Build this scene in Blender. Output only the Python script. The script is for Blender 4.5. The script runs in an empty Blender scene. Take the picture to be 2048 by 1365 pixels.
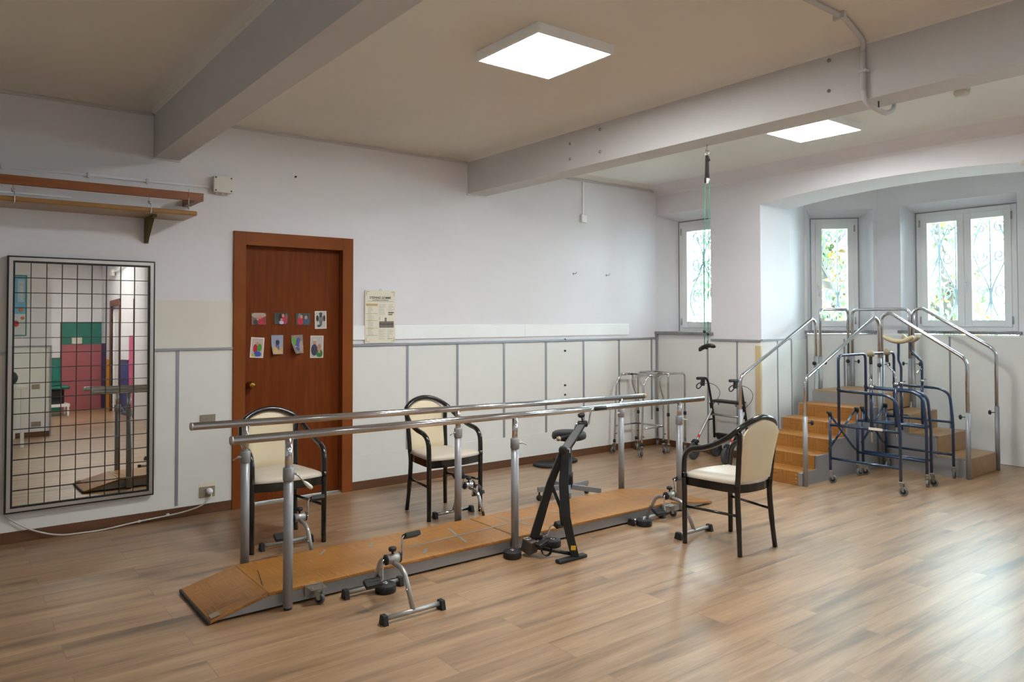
import bpy, bmesh, math, random
from mathutils import Vector, Matrix, Euler
random.seed(7)
PI = math.pi
SC = bpy.context.scene
COL = SC.collection

# ------------------------------------------------------------------ camera, world, light, exposure
yaw, pitch, roll = math.radians(37.6), math.radians(1.414), math.radians(-0.067)
fwd = Vector((math.sin(yaw)*math.cos(pitch), math.cos(yaw)*math.cos(pitch), math.sin(pitch)))
rt = Vector((math.cos(yaw), -math.sin(yaw), 0)); up = rt.cross(fwd)
r_ = rt*math.cos(roll)+up*math.sin(roll); u_ = -rt*math.sin(roll)+up*math.cos(roll)
cd = bpy.data.cameras.new('camera'); cam = bpy.data.objects.new('camera', cd); COL.objects.link(cam)
M = Matrix((( r_.x, u_.x, -fwd.x, 0), (r_.y, u_.y, -fwd.y, 0), (r_.z, u_.z, -fwd.z, 1.48), (0, 0, 0, 1)))
cam.matrix_world = M
cd.sensor_width = 36; cd.lens = 1488.93/2048*36; cd.shift_y = -80.44/2048
cd.clip_start = .05; cd.clip_end = 200
SC.camera = cam
vs = SC.view_settings
vs.view_transform = 'Standard'; vs.look = 'None'; vs.gamma = 1; vs.use_curve_mapping = False
vs.exposure = 0.04
LAMP = 65.0
world = bpy.data.worlds.new('sky'); SC.world = world; world.use_nodes = True
bg = world.node_tree.nodes['Background']
bg.inputs[0].default_value = (.70, .915, 1.0, 1); bg.inputs[1].default_value = 46.0
def portal(name, loc, rot, sx, sy):
    l = bpy.data.lights.new(name, 'AREA'); l.shape = 'RECTANGLE'; l.size = sx; l.size_y = sy
    l.cycles.is_portal = True
    o = bpy.data.objects.new(name, l); COL.objects.link(o); o.location = loc; o.rotation_euler = rot
    return o
# area light default points -Z; rotate so that it points into the room
portal('window_portal', (9.0, 3.39, 2.0), (0, PI/2, 0), 1.6, 1.3)
portal('window_portal', (7.25, 5.55, 2.0), (0, PI/2, 0), 1.6, .9)
portal('window_portal', (8.65, 4.8, 2.0), (0, PI/2, PI/4), 1.6, .8)
portal('window_portal', (8.65, 1.55, 2.0), (0, PI/2, -PI/4), 1.6, .8)
portal('window_portal', (7.25, .5, 2.0), (0, PI/2, 0), 1.6, 1.3)

# ------------------------------------------------------------------ materials
def lin(c):
    return tuple(((v/255)/12.92 if v/255 <= .04045 else ((v/255+.055)/1.055)**2.4) for v in c)+(1,)
MATS = {}
def mat(name, rgb=None, rough=.5, metal=0, var=0, vscale=3, bump=0, bscale=40, spec=None, emit=None, coat=0, linear=None):
    if name in MATS: return MATS[name]
    m = bpy.data.materials.new(name); m.use_nodes = True; nt = m.node_tree; N = nt.nodes; L = nt.links
    b = N['Principled BSDF']
    c = linear+(1,) if linear else lin(rgb)
    b.inputs['Base Color'].default_value = c
    b.inputs['Roughness'].default_value = rough; b.inputs['Metallic'].default_value = metal
    if spec is not None: b.inputs['Specular IOR Level'].default_value = spec
    if coat: b.inputs['Coat Weight'].default_value = coat; b.inputs['Coat Roughness'].default_value = .08
    if emit:
        b.inputs['Emission Color'].default_value = emit[0]+(1,); b.inputs['Emission Strength'].default_value = emit[1]
    tc = N.new('ShaderNodeTexCoord')
    n = N.new('ShaderNodeTexNoise'); n.inputs['Scale'].default_value = vscale; n.inputs['Detail'].default_value = 5
    L.new(tc.outputs['Object'], n.inputs['Vector'])
    cr = N.new('ShaderNodeValToRGB')
    v = var if var else .02
    cr.color_ramp.elements[0].position = .3; cr.color_ramp.elements[1].position = .7
    cr.color_ramp.elements[0].color = tuple(x*(1-v) for x in c[:3])+(1,)
    cr.color_ramp.elements[1].color = tuple(min(1, x*(1+v)) for x in c[:3])+(1,)
    L.new(n.outputs['Fac'], cr.inputs['Fac']); L.new(cr.outputs['Color'], b.inputs['Base Color'])
    if bump:
        n2 = N.new('ShaderNodeTexNoise'); n2.inputs['Scale'].default_value = bscale; n2.inputs['Detail'].default_value = 4
        L.new(tc.outputs['Object'], n2.inputs['Vector'])
        bp = N.new('ShaderNodeBump'); bp.inputs['Strength'].default_value = bump; bp.inputs['Distance'].default_value = .004
        L.new(n2.outputs['Fac'], bp.inputs['Height']); L.new(bp.outputs['Normal'], b.inputs['Normal'])
    MATS[name] = m
    return m
def wood(name, ca, cb, stretch, scale=1, rough=.45, bump=.1):
    """straight grained wood; stretch = mapping scale on x,y,z"""
    if name in MATS: return MATS[name]
    m = bpy.data.materials.new(name); m.use_nodes = True; nt = m.node_tree; N = nt.nodes; L = nt.links
    b = N['Principled BSDF']; b.inputs['Roughness'].default_value = rough
    tc = N.new('ShaderNodeTexCoord'); mp = N.new('ShaderNodeMapping'); mp.inputs['Scale'].default_value = stretch
    L.new(tc.outputs['Object'], mp.inputs['Vector'])
    n = N.new('ShaderNodeTexNoise'); n.inputs['Scale'].default_value = scale; n.inputs['Detail'].default_value = 8; n.inputs['Roughness'].default_value = .6
    L.new(mp.outputs['Vector'], n.inputs['Vector'])
    cr = N.new('ShaderNodeValToRGB'); cr.color_ramp.elements[0].position = .32; cr.color_ramp.elements[1].position = .68
    cr.color_ramp.elements[0].color = lin(ca); cr.color_ramp.elements[1].color = lin(cb)
    L.new(n.outputs['Fac'], cr.inputs['Fac']); L.new(cr.outputs['Color'], b.inputs['Base Color'])
    bp = N.new('ShaderNodeBump'); bp.inputs['Strength'].default_value = bump; bp.inputs['Distance'].default_value = .002
    L.new(n.outputs['Fac'], bp.inputs['Height']); L.new(bp.outputs['Normal'], b.inputs['Normal'])
    MATS[name] = m; return m
def parquet(name, ca, cb, rough=.38, s=.115):
    """printed finger-parquet vinyl: checker of stripes in two directions"""
    m = bpy.data.materials.new(name); m.use_nodes = True; nt = m.node_tree; N = nt.nodes; L = nt.links
    b = N['Principled BSDF']; b.inputs['Roughness'].default_value = rough
    tc = N.new('ShaderNodeTexCoord')
    sep = N.new('ShaderNodeSeparateXYZ'); L.new(tc.outputs['Object'], sep.inputs[0])
    # use x+small z and y+z so risers get the pattern too
    a = N.new('ShaderNodeMath'); a.operation = 'ADD'; L.new(sep.outputs[1], a.inputs[0]); a.inputs[1].default_value = .013
    zz = N.new('ShaderNodeMath'); zz.operation = 'ADD'; L.new(sep.outputs[0], zz.inputs[0]); L.new(sep.outputs[2], zz.inputs[1])
    cmb = N.new('ShaderNodeCombineXYZ'); L.new(zz.outputs[0], cmb.inputs[0]); L.new(a.outputs[0], cmb.inputs[1])
    ck = N.new('ShaderNodeTexChecker'); ck.inputs['Scale'].default_value = 1/s; L.new(cmb.outputs[0], ck.inputs['Vector'])
    mix = []
    for sc in ((1.2, 60, 1), (60, 1.2, 1)):
        mp = N.new('ShaderNodeMapping'); mp.inputs['Scale'].default_value = sc; L.new(cmb.outputs[0], mp.inputs['Vector'])
        n = N.new('ShaderNodeTexNoise'); n.inputs['Scale'].default_value = 1.7; n.inputs['Detail'].default_value = 3
        L.new(mp.outputs['Vector'], n.inputs['Vector']); mix.append(n)
    mx = N.new('ShaderNodeMix'); mx.data_type = 'FLOAT'
    L.new(ck.outputs['Fac'], mx.inputs[0]); L.new(mix[0].outputs['Fac'], mx.inputs[2]); L.new(mix[1].outputs['Fac'], mx.inputs[3])
    n3 = N.new('ShaderNodeTexNoise'); n3.inputs['Scale'].default_value = 3; L.new(tc.outputs['Object'], n3.inputs['Vector'])
    ad = N.new('ShaderNodeMath'); ad.operation = 'MULTIPLY_ADD'; L.new(n3.outputs['Fac'], ad.inputs[0]); ad.inputs[1].default_value = .5
    L.new(mx.outputs[0], ad.inputs[2])
    cr = N.new('ShaderNodeValToRGB'); cr.color_ramp.elements[0].position = .42; cr.color_ramp.elements[1].position = 1.0
    cr.color_ramp.elements[0].color = lin(ca); cr.color_ramp.elements[1].color = lin(cb)
    L.new(ad.outputs[0], cr.inputs['Fac']); L.new(cr.outputs['Color'], b.inputs['Base Color'])
    MATS[name] = m; return m
def floor_mat():
    m = bpy.data.materials.new('laminate floor'); m.use_nodes = True; nt = m.node_tree; N = nt.nodes; L = nt.links
    b = N['Principled BSDF']
    tc = N.new('ShaderNodeTexCoord')
    br = N.new('ShaderNodeTexBrick'); br.offset = .37; br.offset_frequency = 2; br.squash = 1
    br.inputs['Scale'].default_value = 1; br.inputs['Brick Width'].default_value = 1.29; br.inputs['Row Height'].default_value = .192
    br.inputs['Mortar Size'].default_value = .0014; br.inputs['Mortar Smooth'].default_value = 0; br.inputs['Bias'].default_value = 0
    br.inputs['Color1'].default_value = (0, 0, 0, 1); br.inputs['Color2'].default_value = (1, 1, 1, 1); br.inputs['Mortar'].default_value = (.5, .5, .5, 1)
    mp0 = N.new('ShaderNodeMapping'); mp0.inputs['Location'].default_value = (.35, .06, 0)
    L.new(tc.outputs['Object'], mp0.inputs['Vector']); L.new(mp0.outputs['Vector'], br.inputs['Vector'])
    # per-plank offset for grain
    sepc = N.new('ShaderNodeSeparateColor'); L.new(br.outputs['Color'], sepc.inputs[0])
    cmb = N.new('ShaderNodeCombineXYZ')
    m1 = N.new('ShaderNodeMath'); m1.operation = 'MULTIPLY'; L.new(sepc.outputs[0], m1.inputs[0]); m1.inputs[1].default_value = 17.3
    L.new(m1.outputs[0], cmb.inputs[0]); L.new(m1.outputs[0], cmb.inputs[2])
    va = N.new('ShaderNodeVectorMath'); va.operation = 'ADD'; L.new(tc.outputs['Object'], va.inputs[0]); L.new(cmb.outputs[0], va.inputs[1])
    def noise(scale, s, det=6, rough=.6, dist=0):
        mp = N.new('ShaderNodeMapping'); mp.inputs['Scale'].default_value = scale; L.new(va.outputs[0], mp.inputs['Vector'])
        n = N.new('ShaderNodeTexNoise'); n.inputs['Scale'].default_value = s; n.inputs['Detail'].default_value = det
        n.inputs['Roughness'].default_value = rough; n.inputs['Distortion'].default_value = dist
        L.new(mp.outputs['Vector'], n.inputs['Vector']); return n
    big = noise((.8, 9, 1), 1.25, 4, .55, .25)
    fine = noise((3, 70, 1), 1.6, 6, .6)
    cr = N.new('ShaderNodeValToRGB'); e = cr.color_ramp.elements
    e[0].position = .26; e[0].color = lin((98, 75, 53)); e[1].position = .72; e[1].color = lin((188, 154, 117))
    mid = cr.color_ramp.elements.new(.45); mid.color = lin((156, 122, 87))
    L.new(big.outputs['Fac'], cr.inputs['Fac'])
    cr2 = N.new('ShaderNodeValToRGB'); cr2.color_ramp.elements[0].position = .3; cr2.color_ramp.elements[1].position = .7
    cr2.color_ramp.elements[0].color = (.78, .77, .76, 1); cr2.color_ramp.elements[1].color = (1.08, 1.08, 1.08, 1)
    L.new(fine.outputs['Fac'], cr2.inputs['Fac'])
    mu = N.new('ShaderNodeMix'); mu.data_type = 'RGBA'; mu.blend_type = 'MULTIPLY'; mu.inputs[0].default_value = 1
    L.new(cr.outputs['Color'], mu.inputs[6]); L.new(cr2.outputs['Color'], mu.inputs[7])
    cr3 = N.new('ShaderNodeValToRGB'); cr3.color_ramp.elements[0].color = (.95, .95, .95, 1); cr3.color_ramp.elements[1].color = (1.04, 1.03, 1.02, 1)
    L.new(sepc.outputs[0], cr3.inputs['Fac'])
    mu2 = N.new('ShaderNodeMix'); mu2.data_type = 'RGBA'; mu2.blend_type = 'MULTIPLY'; mu2.inputs[0].default_value = 1
    L.new(mu.outputs[2], mu2.inputs[6]); L.new(cr3.outputs['Color'], mu2.inputs[7])
    mo = N.new('ShaderNodeMix'); mo.data_type = 'RGBA'; L.new(br.outputs['Fac'], mo.inputs[0])
    L.new(mu2.outputs[2], mo.inputs[6]); mo.inputs[7].default_value = lin((122, 94, 68))
    L.new(mo.outputs[2], b.inputs['Base Color'])
    rr = N.new('ShaderNodeMapRange'); rr.inputs[3].default_value = .27; rr.inputs[4].default_value = .38
    L.new(fine.outputs['Fac'], rr.inputs[0]); L.new(rr.outputs[0], b.inputs['Roughness'])
    b.inputs['Specular IOR Level'].default_value = .6; b.inputs['Coat Weight'].default_value = .5; b.inputs['Coat Roughness'].default_value = .45; b.inputs['Coat IOR'].default_value = 1.6
    bp = N.new('ShaderNodeBump'); bp.inputs['Strength'].default_value = .10; bp.inputs['Distance'].default_value = .0015
    sb = N.new('ShaderNodeMath'); sb.operation = 'SUBTRACT'; L.new(fine.outputs['Fac'], sb.inputs[0]); L.new(br.outputs['Fac'], sb.inputs[1])
    L.new(sb.outputs[0], bp.inputs['Height']); L.new(bp.outputs['Normal'], b.inputs['Normal'])
    return m

m_wall = mat('wall paint', (231, 229, 233), .75, var=.03, vscale=1.2, bump=.12, bscale=30)
m_ceil = mat('ceiling paint', (232, 227, 217), .85, var=.02, vscale=1)
m_ceil2 = mat('far ceiling white', (236, 238, 234), .85, var=.02, vscale=1)  # whiter tone for the ceiling beyond the far beam
m_beam = mat('beam paint', (208, 206, 206), .8, var=.02)
m_panel = mat('laminate cladding', (231, 231, 227), .42, var=.015)
m_panel2 = mat('cream paint', (228, 224, 213), .6, var=.03)
m_alu = mat('anodised trim', (158, 160, 166), .4, .55)
m_base = wood('baseboard', (88, 56, 36), (110, 73, 48), (2, 30, 30), 1, .4)
m_marble = mat('grey marble', (132, 132, 134), .65, var=.25, vscale=14)
m_white = mat('white enamel', (247, 248, 248), .35)
m_plastic = mat('white plastic', (220, 216, 206), .45)
m_door = wood('mahogany veneer', (104, 47, 15), (122, 60, 21), (26, 2, 2.2), 1, .5, .05)
m_frame = wood('mahogany casing', (124, 66, 30), (142, 79, 38), (2, 2, 2.2), 1, .4, .05)
m_brass = mat('brass', (170, 130, 60), .25, 1)
m_chrome = mat('chrome', (205, 205, 208), .13, 1)
m_steel = mat('brushed steel', (186, 184, 180), .34, .85)
m_greymet = mat('grey painted metal', (150, 150, 152), .42, .35)
m_silver = mat('silver paint', (168, 166, 162), .35, .55)
m_zinc = mat('zinc', (150, 148, 140), .4, .8)
m_black = mat('black lacquer', (22, 21, 20), .22, coat=.3)
m_blackmet = mat('black powder coat', (16, 17, 18), .48)
m_rubber = mat('black rubber', (28, 28, 30), .6)
m_grip = mat('black grip', (30, 31, 32), .5)
m_wheel = mat('grey rubber tyre', (110, 112, 108), .6)
m_darkwheel = mat('dark tyre', (70, 72, 74), .6)
m_cream = mat('cream vinyl', (228, 212, 180), .42, var=.03, bump=.05, bscale=60)
m_seatw = mat('pale vinyl', (208, 197, 180), .38, var=.02)
m_blue = mat('navy enamel', (30, 50, 80), .25, coat=.3)
m_tan = mat('tan rubber', (176, 164, 132), .5)
m_khaki = mat('olive grey rubber', (134, 124, 100), .5)
m_parq = parquet('orange parquet vinyl', (128, 80, 32), (178, 124, 58))
m_parq2 = parquet('brown parquet vinyl', (138, 104, 68), (174, 138, 96))
m_sticker = mat('paper label', (220, 216, 205), .6)
m_yellow = mat('yellow label', (226, 176, 50), .6)
m_cable = mat('white cable', (206, 202, 196), .5)
m_green = mat('green cord', (40, 160, 120), .6)
m_red = mat('red tape', (205, 40, 40), .5)
m_olive = mat('oak shelf', (156, 112, 58), .5, var=.08, vscale=12)
m_pine = wood('stained pine', (122, 66, 28), (148, 84, 38), (3, 30, 30), 1, .45)
m_shelf = wood('shelf laminate', (168, 140, 110), (178, 150, 120), (2, 30, 30), 1, .4)
m_bronze = mat('bronze paint', (96, 84, 44), .5, .4)
m_taupe = mat('taupe plate', (150, 140, 122), .5)
m_paper = mat('paper', (232, 226, 208), .7)
m_ink = mat('dark ink', (60, 54, 50), .7)
m_inkl = mat('grey ink', (188, 182, 170), .7)
m_gold = mat('gold print', (200, 172, 110), .6)
m_light = mat('lit diffuser', (255, 255, 255), .5, emit=((.985, 1.0, .99), LAMP))
m_light_dim = mat('dim diffuser of the added lamps', (255, 255, 255), .5, emit=((.985, 1.0, .99), LAMP*.20))  # weaker glow of the unseen lamps added as fill
for _m in (m_door, m_frame): _m.node_tree.nodes['Principled BSDF'].inputs['Specular IOR Level'].default_value = .12
m_mirror = mat('mirror glass', (222, 221, 212), .01, 1)
m_teal = mat('teal paint', (40, 118, 104), .6)
m_pink = mat('pink paint', (176, 98, 104), .6)
m_pink2 = mat('hot pink paint', (190, 84, 120), .6)
m_purple = mat('violet paint', (62, 56, 106), .6)
m_bluep = mat('blue paint', (60, 64, 116), .6)
m_yel = mat('yellow paint', (224, 158, 30), .6)
m_brownp = mat('brown trim', (100, 56, 44), .5)
m_tealv = mat('teal vinyl', (20, 110, 96), .4)
m_wood_strip = mat('pale wood strip', (214, 192, 150), .5, var=.05)
m_iron = mat('grille paint', (76, 88, 92), .5)
m_leafg = mat('green leaves', (60, 88, 48), .6, var=.3, vscale=2)
m_leafy = mat('autumn leaves', (126, 90, 36), .6, var=.3, vscale=2)
m_bark = mat('bark', (46, 40, 34), .8, var=.2, vscale=8)
m_tape = mat('grey tape', (140, 139, 134), .5)
def glass():
    m = bpy.data.materials.new('window glass'); m.use_nodes = True; nt = m.node_tree; N = nt.nodes; L = nt.links
    N.remove(N['Principled BSDF']); out = N['Material Output']
    t = N.new('ShaderNodeBsdfTransparent'); t.inputs[0].default_value = (.95, .98, .97, 1)
    g = N.new('ShaderNodeBsdfGlossy'); g.inputs['Roughness'].default_value = .02
    f = N.new('ShaderNodeFresnel'); f.inputs[0].default_value = 1.45
    mx = N.new('ShaderNodeMixShader'); L.new(f.outputs[0], mx.inputs[0]); L.new(t.outputs[0], mx.inputs[1]); L.new(g.outputs[0], mx.inputs[2])
    L.new(mx.outputs[0], out.inputs[0]); return m
m_glass = glass()
m_floor = floor_mat()

# ------------------------------------------------------------------ mesh builder
class MB:
    def __init__(s): s.v = []; s.f = []; s.mi = []; s.sm = []
    def add(s, vs_, fs, m=0, smooth=False):
        o = len(s.v); s.v += [tuple(x) for x in vs_]
        for f in fs: s.f.append(tuple(i+o for i in f)); s.mi.append(m); s.sm.append(smooth)
        return s
    def box(s, a, b, m=0):
        x0, y0, z0 = [min(a[i], b[i]) for i in range(3)]; x1, y1, z1 = [max(a[i], b[i]) for i in range(3)]
        return s.add([(x0,y0,z0),(x1,y0,z0),(x1,y1,z0),(x0,y1,z0),(x0,y0,z1),(x1,y0,z1),(x1,y1,z1),(x0,y1,z1)],
                     [(0,3,2,1),(4,5,6,7),(0,1,5,4),(1,2,6,5),(2,3,7,6),(3,0,4,7)], m)
    def obox(s, c, size, mtx, m=0):
        """box centred at c with rotation matrix mtx (3x3)"""
        h = [q/2 for q in size]; P = []
        for z in (-1, 1):
            for x, y in ((-1,-1),(1,-1),(1,1),(-1,1)):
                P.append(Vector(c)+mtx @ Vector((x*h[0], y*h[1], z*h[2])))
        return s.add(P, [(0,3,2,1),(4,5,6,7),(0,1,5,4),(1,2,6,5),(2,3,7,6),(3,0,4,7)], m)
    def bar(s, a, b, w, h, m=0, upv=(0,0,1)):
        """rectangular bar from a to b, w sideways, h along up"""
        a = Vector(a); b = Vector(b); d = (b-a).normalized(); U = Vector(upv)
        if abs(d.dot(U)) > .99: U = Vector((0,1,0))
        S_ = d.cross(U).normalized(); U = S_.cross(d).normalized()
        P = []
        for q in (a, b):
            for i, j in ((-1,-1),(1,-1),(1,1),(-1,1)): P.append(q+S_*(i*w/2)+U*(j*h/2))
        return s.add(P, [(0,1,2,3),(7,6,5,4),(0,4,5,1),(1,5,6,2),(2,6,7,3),(3,7,4,0)], m)
    def tube(s, pts, r, n=12, m=0, caps=True, closed=False):
        pts = [Vector(p) for p in pts]; K = len(pts)
        rs = r if isinstance(r, (list, tuple)) else [r]*K
        T = []
        for i in range(K):
            if closed: d = pts[(i+1) % K]-pts[i-1]
            else: d = pts[min(i+1, K-1)]-pts[max(i-1, 0)]
            T.append(d.normalized())
        ref = Vector((0,0,1)) if abs(T[0].z) < .9 else Vector((1,0,0))
        nrm = (ref-T[0]*ref.dot(T[0])).normalized()
        V = []
        for i in range(K):
            nrm = (nrm-T[i]*nrm.dot(T[i])).normalized(); bn = T[i].cross(nrm)
            for k in range(n):
                a = 2*PI*k/n; V.append(pts[i]+(nrm*math.cos(a)+bn*math.sin(a))*rs[i])
        F = []
        R = K if closed else K-1
        for i in range(R):
            for k in range(n):
                j = (i+1) % K
                F.append((i*n+k, i*n+(k+1) % n, j*n+(k+1) % n, j*n+k))
        s.add(V, F, m, True)
        if caps and not closed:
            o = len(s.v)-len(V)
            s.f.append(tuple(o+k for k in range(n-1, -1, -1))); s.mi.append(m); s.sm.append(False)
            s.f.append(tuple(o+(K-1)*n+k for k in range(n))); s.mi.append(m); s.sm.append(False)
        return s
    def lathe(s, prof, c, axis=(0,0,1), n=20, m=0):
        """prof: list of (r, h) along axis"""
        A = Vector(axis).normalized(); ref = Vector((0,0,1)) if abs(A.z) < .9 else Vector((1,0,0))
        X = (ref-A*ref.dot(A)).normalized(); Y = A.cross(X); c = Vector(c); V = []
        for r, h in prof:
            for k in range(n):
                a = 2*PI*k/n; V.append(c+A*h+(X*math.cos(a)+Y*math.sin(a))*max(r, 1e-4))
        F = []
        for i in range(len(prof)-1):
            for k in range(n): F.append((i*n+k, i*n+(k+1) % n, (i+1)*n+(k+1) % n, (i+1)*n+k))
        F.append(tuple(range(n-1, -1, -1))); F.append(tuple((len(prof)-1)*n+k for k in range(n)))
        return s.add(V, F, m, True)
    def prism(s, poly, a, b, m=0):
        """poly: list of 3D points, extruded by vector b-a"""
        d = Vector(b)-Vector(a); n = len(poly); P = [Vector(p) for p in poly]
        V = P+[p+d for p in P]
        F = [tuple(range(n-1, -1, -1)), tuple(range(n, 2*n))]
        for i in range(n): F.append((i, (i+1) % n, n+(i+1) % n, n+i))
        return s.add(V, F, m)
    def ball(s, c, r, n=12, m=0, sc=(1,1,1)):
        V = []; F = []; c = Vector(c)
        for i in range(n//2+1):
            t = PI*i/(n//2)
            for k in range(n):
                a = 2*PI*k/n
                V.append(c+Vector((r*sc[0]*math.sin(t)*math.cos(a), r*sc[1]*math.sin(t)*math.sin(a), r*sc[2]*math.cos(t))))
        for i in range(n//2):
            for k in range(n): F.append((i*n+k, (i+1)*n+k, (i+1)*n+(k+1) % n, i*n+(k+1) % n))
        return s.add(V, F, m, True)
    def grid(s, fn, nu, nv, m=0, smooth=True):
        V = [fn(i/nu, j/nv) for j in range(nv+1) for i in range(nu+1)]
        F = [(j*(nu+1)+i, j*(nu+1)+i+1, (j+1)*(nu+1)+i+1, (j+1)*(nu+1)+i) for j in range(nv) for i in range(nu)]
        return s.add(V, F, m, smooth)
def fil(pts, r, seg=6):
    """round the corners of a polyline"""
    P = [Vector(p) for p in pts]; out = [P[0]]
    for i in range(1, len(P)-1):
        a, b, c = P[i-1], P[i], P[i+1]
        d1 = (a-b); d2 = (c-b); rr = min(r, d1.length*.49, d2.length*.49)
        p = b+d1.normalized()*rr; q = b+d2.normalized()*rr
        for k in range(seg+1):
            t = k/seg; out.append(p*(1-t)**2+b*2*t*(1-t)+q*t*t)
    out.append(P[-1]); return out
def spl(pts, seg=6):
    """Catmull-Rom through the points"""
    P = [Vector(p) for p in pts]; P = [P[0]*2-P[1]]+P+[P[-1]*2-P[-2]]; out = []
    for i in range(1, len(P)-2):
        for k in range(seg):
            t = k/seg; a, b, c, d = P[i-1:i+3]
            out.append(.5*((2*b)+(c-a)*t+(2*a-5*b+4*c-d)*t*t+(3*b-a-3*c+d)*t**3))
    out.append(P[-2]); return out
BASE = {}
def link(name, mb, mats, parent=None, bevel=0, smooth_all=None):
    if not isinstance(mats, (list, tuple)): mats = [mats]
    me = bpy.data.meshes.new(name)
    off = Vector((0,0,0))
    if parent is not None and parent.get('_w') is not None: off = Vector(parent['_w'])
    me.from_pydata([(v[0]-off.x, v[1]-off.y, v[2]-off.z) for v in mb.v], [], mb.f)
    for m in mats: me.materials.append(m)
    me.polygons.foreach_set('material_index', mb.mi)
    me.polygons.foreach_set('use_smooth', [bool(x) for x in mb.sm] if smooth_all is None else [smooth_all]*len(mb.f))
    bm = bmesh.new(); bm.from_mesh(me); bmesh.ops.recalc_face_normals(bm, faces=bm.faces[:]); bm.to_mesh(me); bm.free()
    me.update()
    o = bpy.data.objects.new(name, me); COL.objects.link(o)
    if parent is not None: o.parent = parent
    if bevel:
        b = o.modifiers.new('bevel', 'BEVEL'); b.width = bevel; b.segments = 2; b.limit_method = 'ANGLE'; b.angle_limit = math.radians(50)
        b.harden_normals = False
    return o
def tag(o, label, cat, group=None, kind=None):
    if label: o['label'] = label
    if cat: o['category'] = cat
    if group: o['group'] = group
    if kind: o['kind'] = kind
    return o
def thing(name, label, cat, base, group=None, rz=0, world=True):
    """Empty at the base; world=True: parts are given in world coordinates (no rotation)"""
    o = bpy.data.objects.new(name, None); COL.objects.link(o); o.empty_display_size = .1
    o.location = base; o.rotation_euler = (0, 0, rz)
    if world: o['_w'] = list(base)
    return tag(o, label, cat, group)
def one(name, mb, mats, base, label, cat, group=None, bevel=0):
    """a thing that is a single mesh, origin at its base"""
    mb.v = [(v[0]-base[0], v[1]-base[1], v[2]-base[2]) for v in mb.v]
    o = link(name, mb, mats, None, bevel); o.location = base
    return tag(o, label, cat, group)
def part(name, mb, mats, parent, bevel=0, label=None):
    o = link(name, mb, mats, parent, bevel)
    if parent.get('_w') is not None: o['_w'] = list(parent['_w'])
    if label: o['label'] = label
    return o
def struct(name, mb, mats, bevel=0, parent=None):
    o = link(name, mb, mats, parent, bevel)
    if parent is None: o['kind'] = 'structure'
    return o
def copy_tree(src, loc, rz, label, group=None):
    r = src.copy(); COL.objects.link(r); r.location = loc; r.rotation_euler = (0, 0, rz)
    r['label'] = label
    if group: r['group'] = group
    def rec(s_, d_):
        for ch in [c for c in s_.children]:
            q = ch.copy(); COL.objects.link(q); q.parent = d_; rec(ch, q)
    rec(src, r); return r

# ------------------------------------------------------------------ the setting
YW = 5.965; XB = 6.76; XF = 8.58; ZC = 3.04; XL = -2.2; YR = -1.0
struct('floor', MB().box((XL-.2, -6.1, -.1), (9.3, YW+.2, 0)), m_floor)
struct('ceiling', MB().box((XL-.2, -6.1, ZC), (4.15, YW+.2, ZC+.15)), m_ceil)
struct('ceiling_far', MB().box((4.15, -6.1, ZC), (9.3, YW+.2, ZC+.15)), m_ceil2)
# left wall with the door opening (door on x 1.923..2.75, height 2.074)
DX0, DX1, DZ = 1.90, 2.76, 2.09
mb = MB()
mb.box((XL-.2, YW, 0), (DX0, YW+.25, ZC)); mb.box((DX1, YW, 0), (XB+.5, YW+.25, ZC)); mb.box((DX0, YW, DZ), (DX1, YW+.25, ZC))
struct('wall_left', mb, m_wall)
# far side wall (out of frame) and the rear walls seen in the mirror
struct('wall_side', MB().box((XL-.2, YR, 0), (XL, YW, ZC)), m_wall)
struct('wall_rear', MB().box((XL, -5.8, 0), (1.44, -.95, ZC)), m_wall)
mb = MB(); mb.box((2.76, -1.25, 0), (9.1, -1.0, ZC)); struct('wall_right', mb, m_wall)
mb = MB(); mb.box((2.93, -4.0, 0), (3.15, -1.25, ZC)); mb.box((2.93, -5.8, 0), (3.15, -4.75, ZC)); mb.box((2.93, -4.75, 2.1), (3.15, -4.0, ZC))
struct('wall_corridor_side', mb, m_wall)
struct('wall_corridor_end', MB().box((1.44, -6.0, 0), (3.15, -5.8, ZC)), m_wall)
# back wall (x = XB, 0.54 thick) with the recess, arch opening and a second recess beyond the frame
R1 = (5.175, YW, 1.30, 2.715)            # recess 1: y0,y1,z0,z1
AY0, AY1, AZS, AZC = 1.756, 4.544, 2.668, 2.762
mb = MB()
T = .54
mb.box((XB, AY1, 0), (XB+T, R1[0], ZC))
mb.box((XB, R1[0], R1[3]), (XB+T, YW, ZC))
mb.box((XB, R1[0], 0), (XB+T, YW, R1[2]))
# arch
N_ = 28; ys = [AY0+(AY1-AY0)*i/N_ for i in range(N_+1)]
def archz(y):
    u = (y-(AY0+AY1)/2)/((AY1-AY0)/2); return AZS+(AZC-AZS)*(1-u*u)
V = []; F = []
for y in ys:
    V += [(XB, y, archz(y)), (XB, y, ZC), (XB+T, y, ZC), (XB+T, y, archz(y))]
for i in range(N_):
    a = 4*i; b = a+4
    F += [(a, b, b+1, a+1), (a+1, b+1, b+2, a+2), (a+2, b+2, b+3, a+3), (a+3, b+3, b, a)]
mb.add(V, F)
mb.box((XB, 1.15, 0), (XB+T, AY0, ZC)); mb.box((XB, -.15, 0), (XB+T, 1.15, 1.3)); mb.box((XB, -.15, 2.715), (XB+T, 1.15, ZC)); mb.box((XB, -1.25, 0), (XB+T, -.15, ZC))
struct('wall_back', mb, m_wall)

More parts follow.
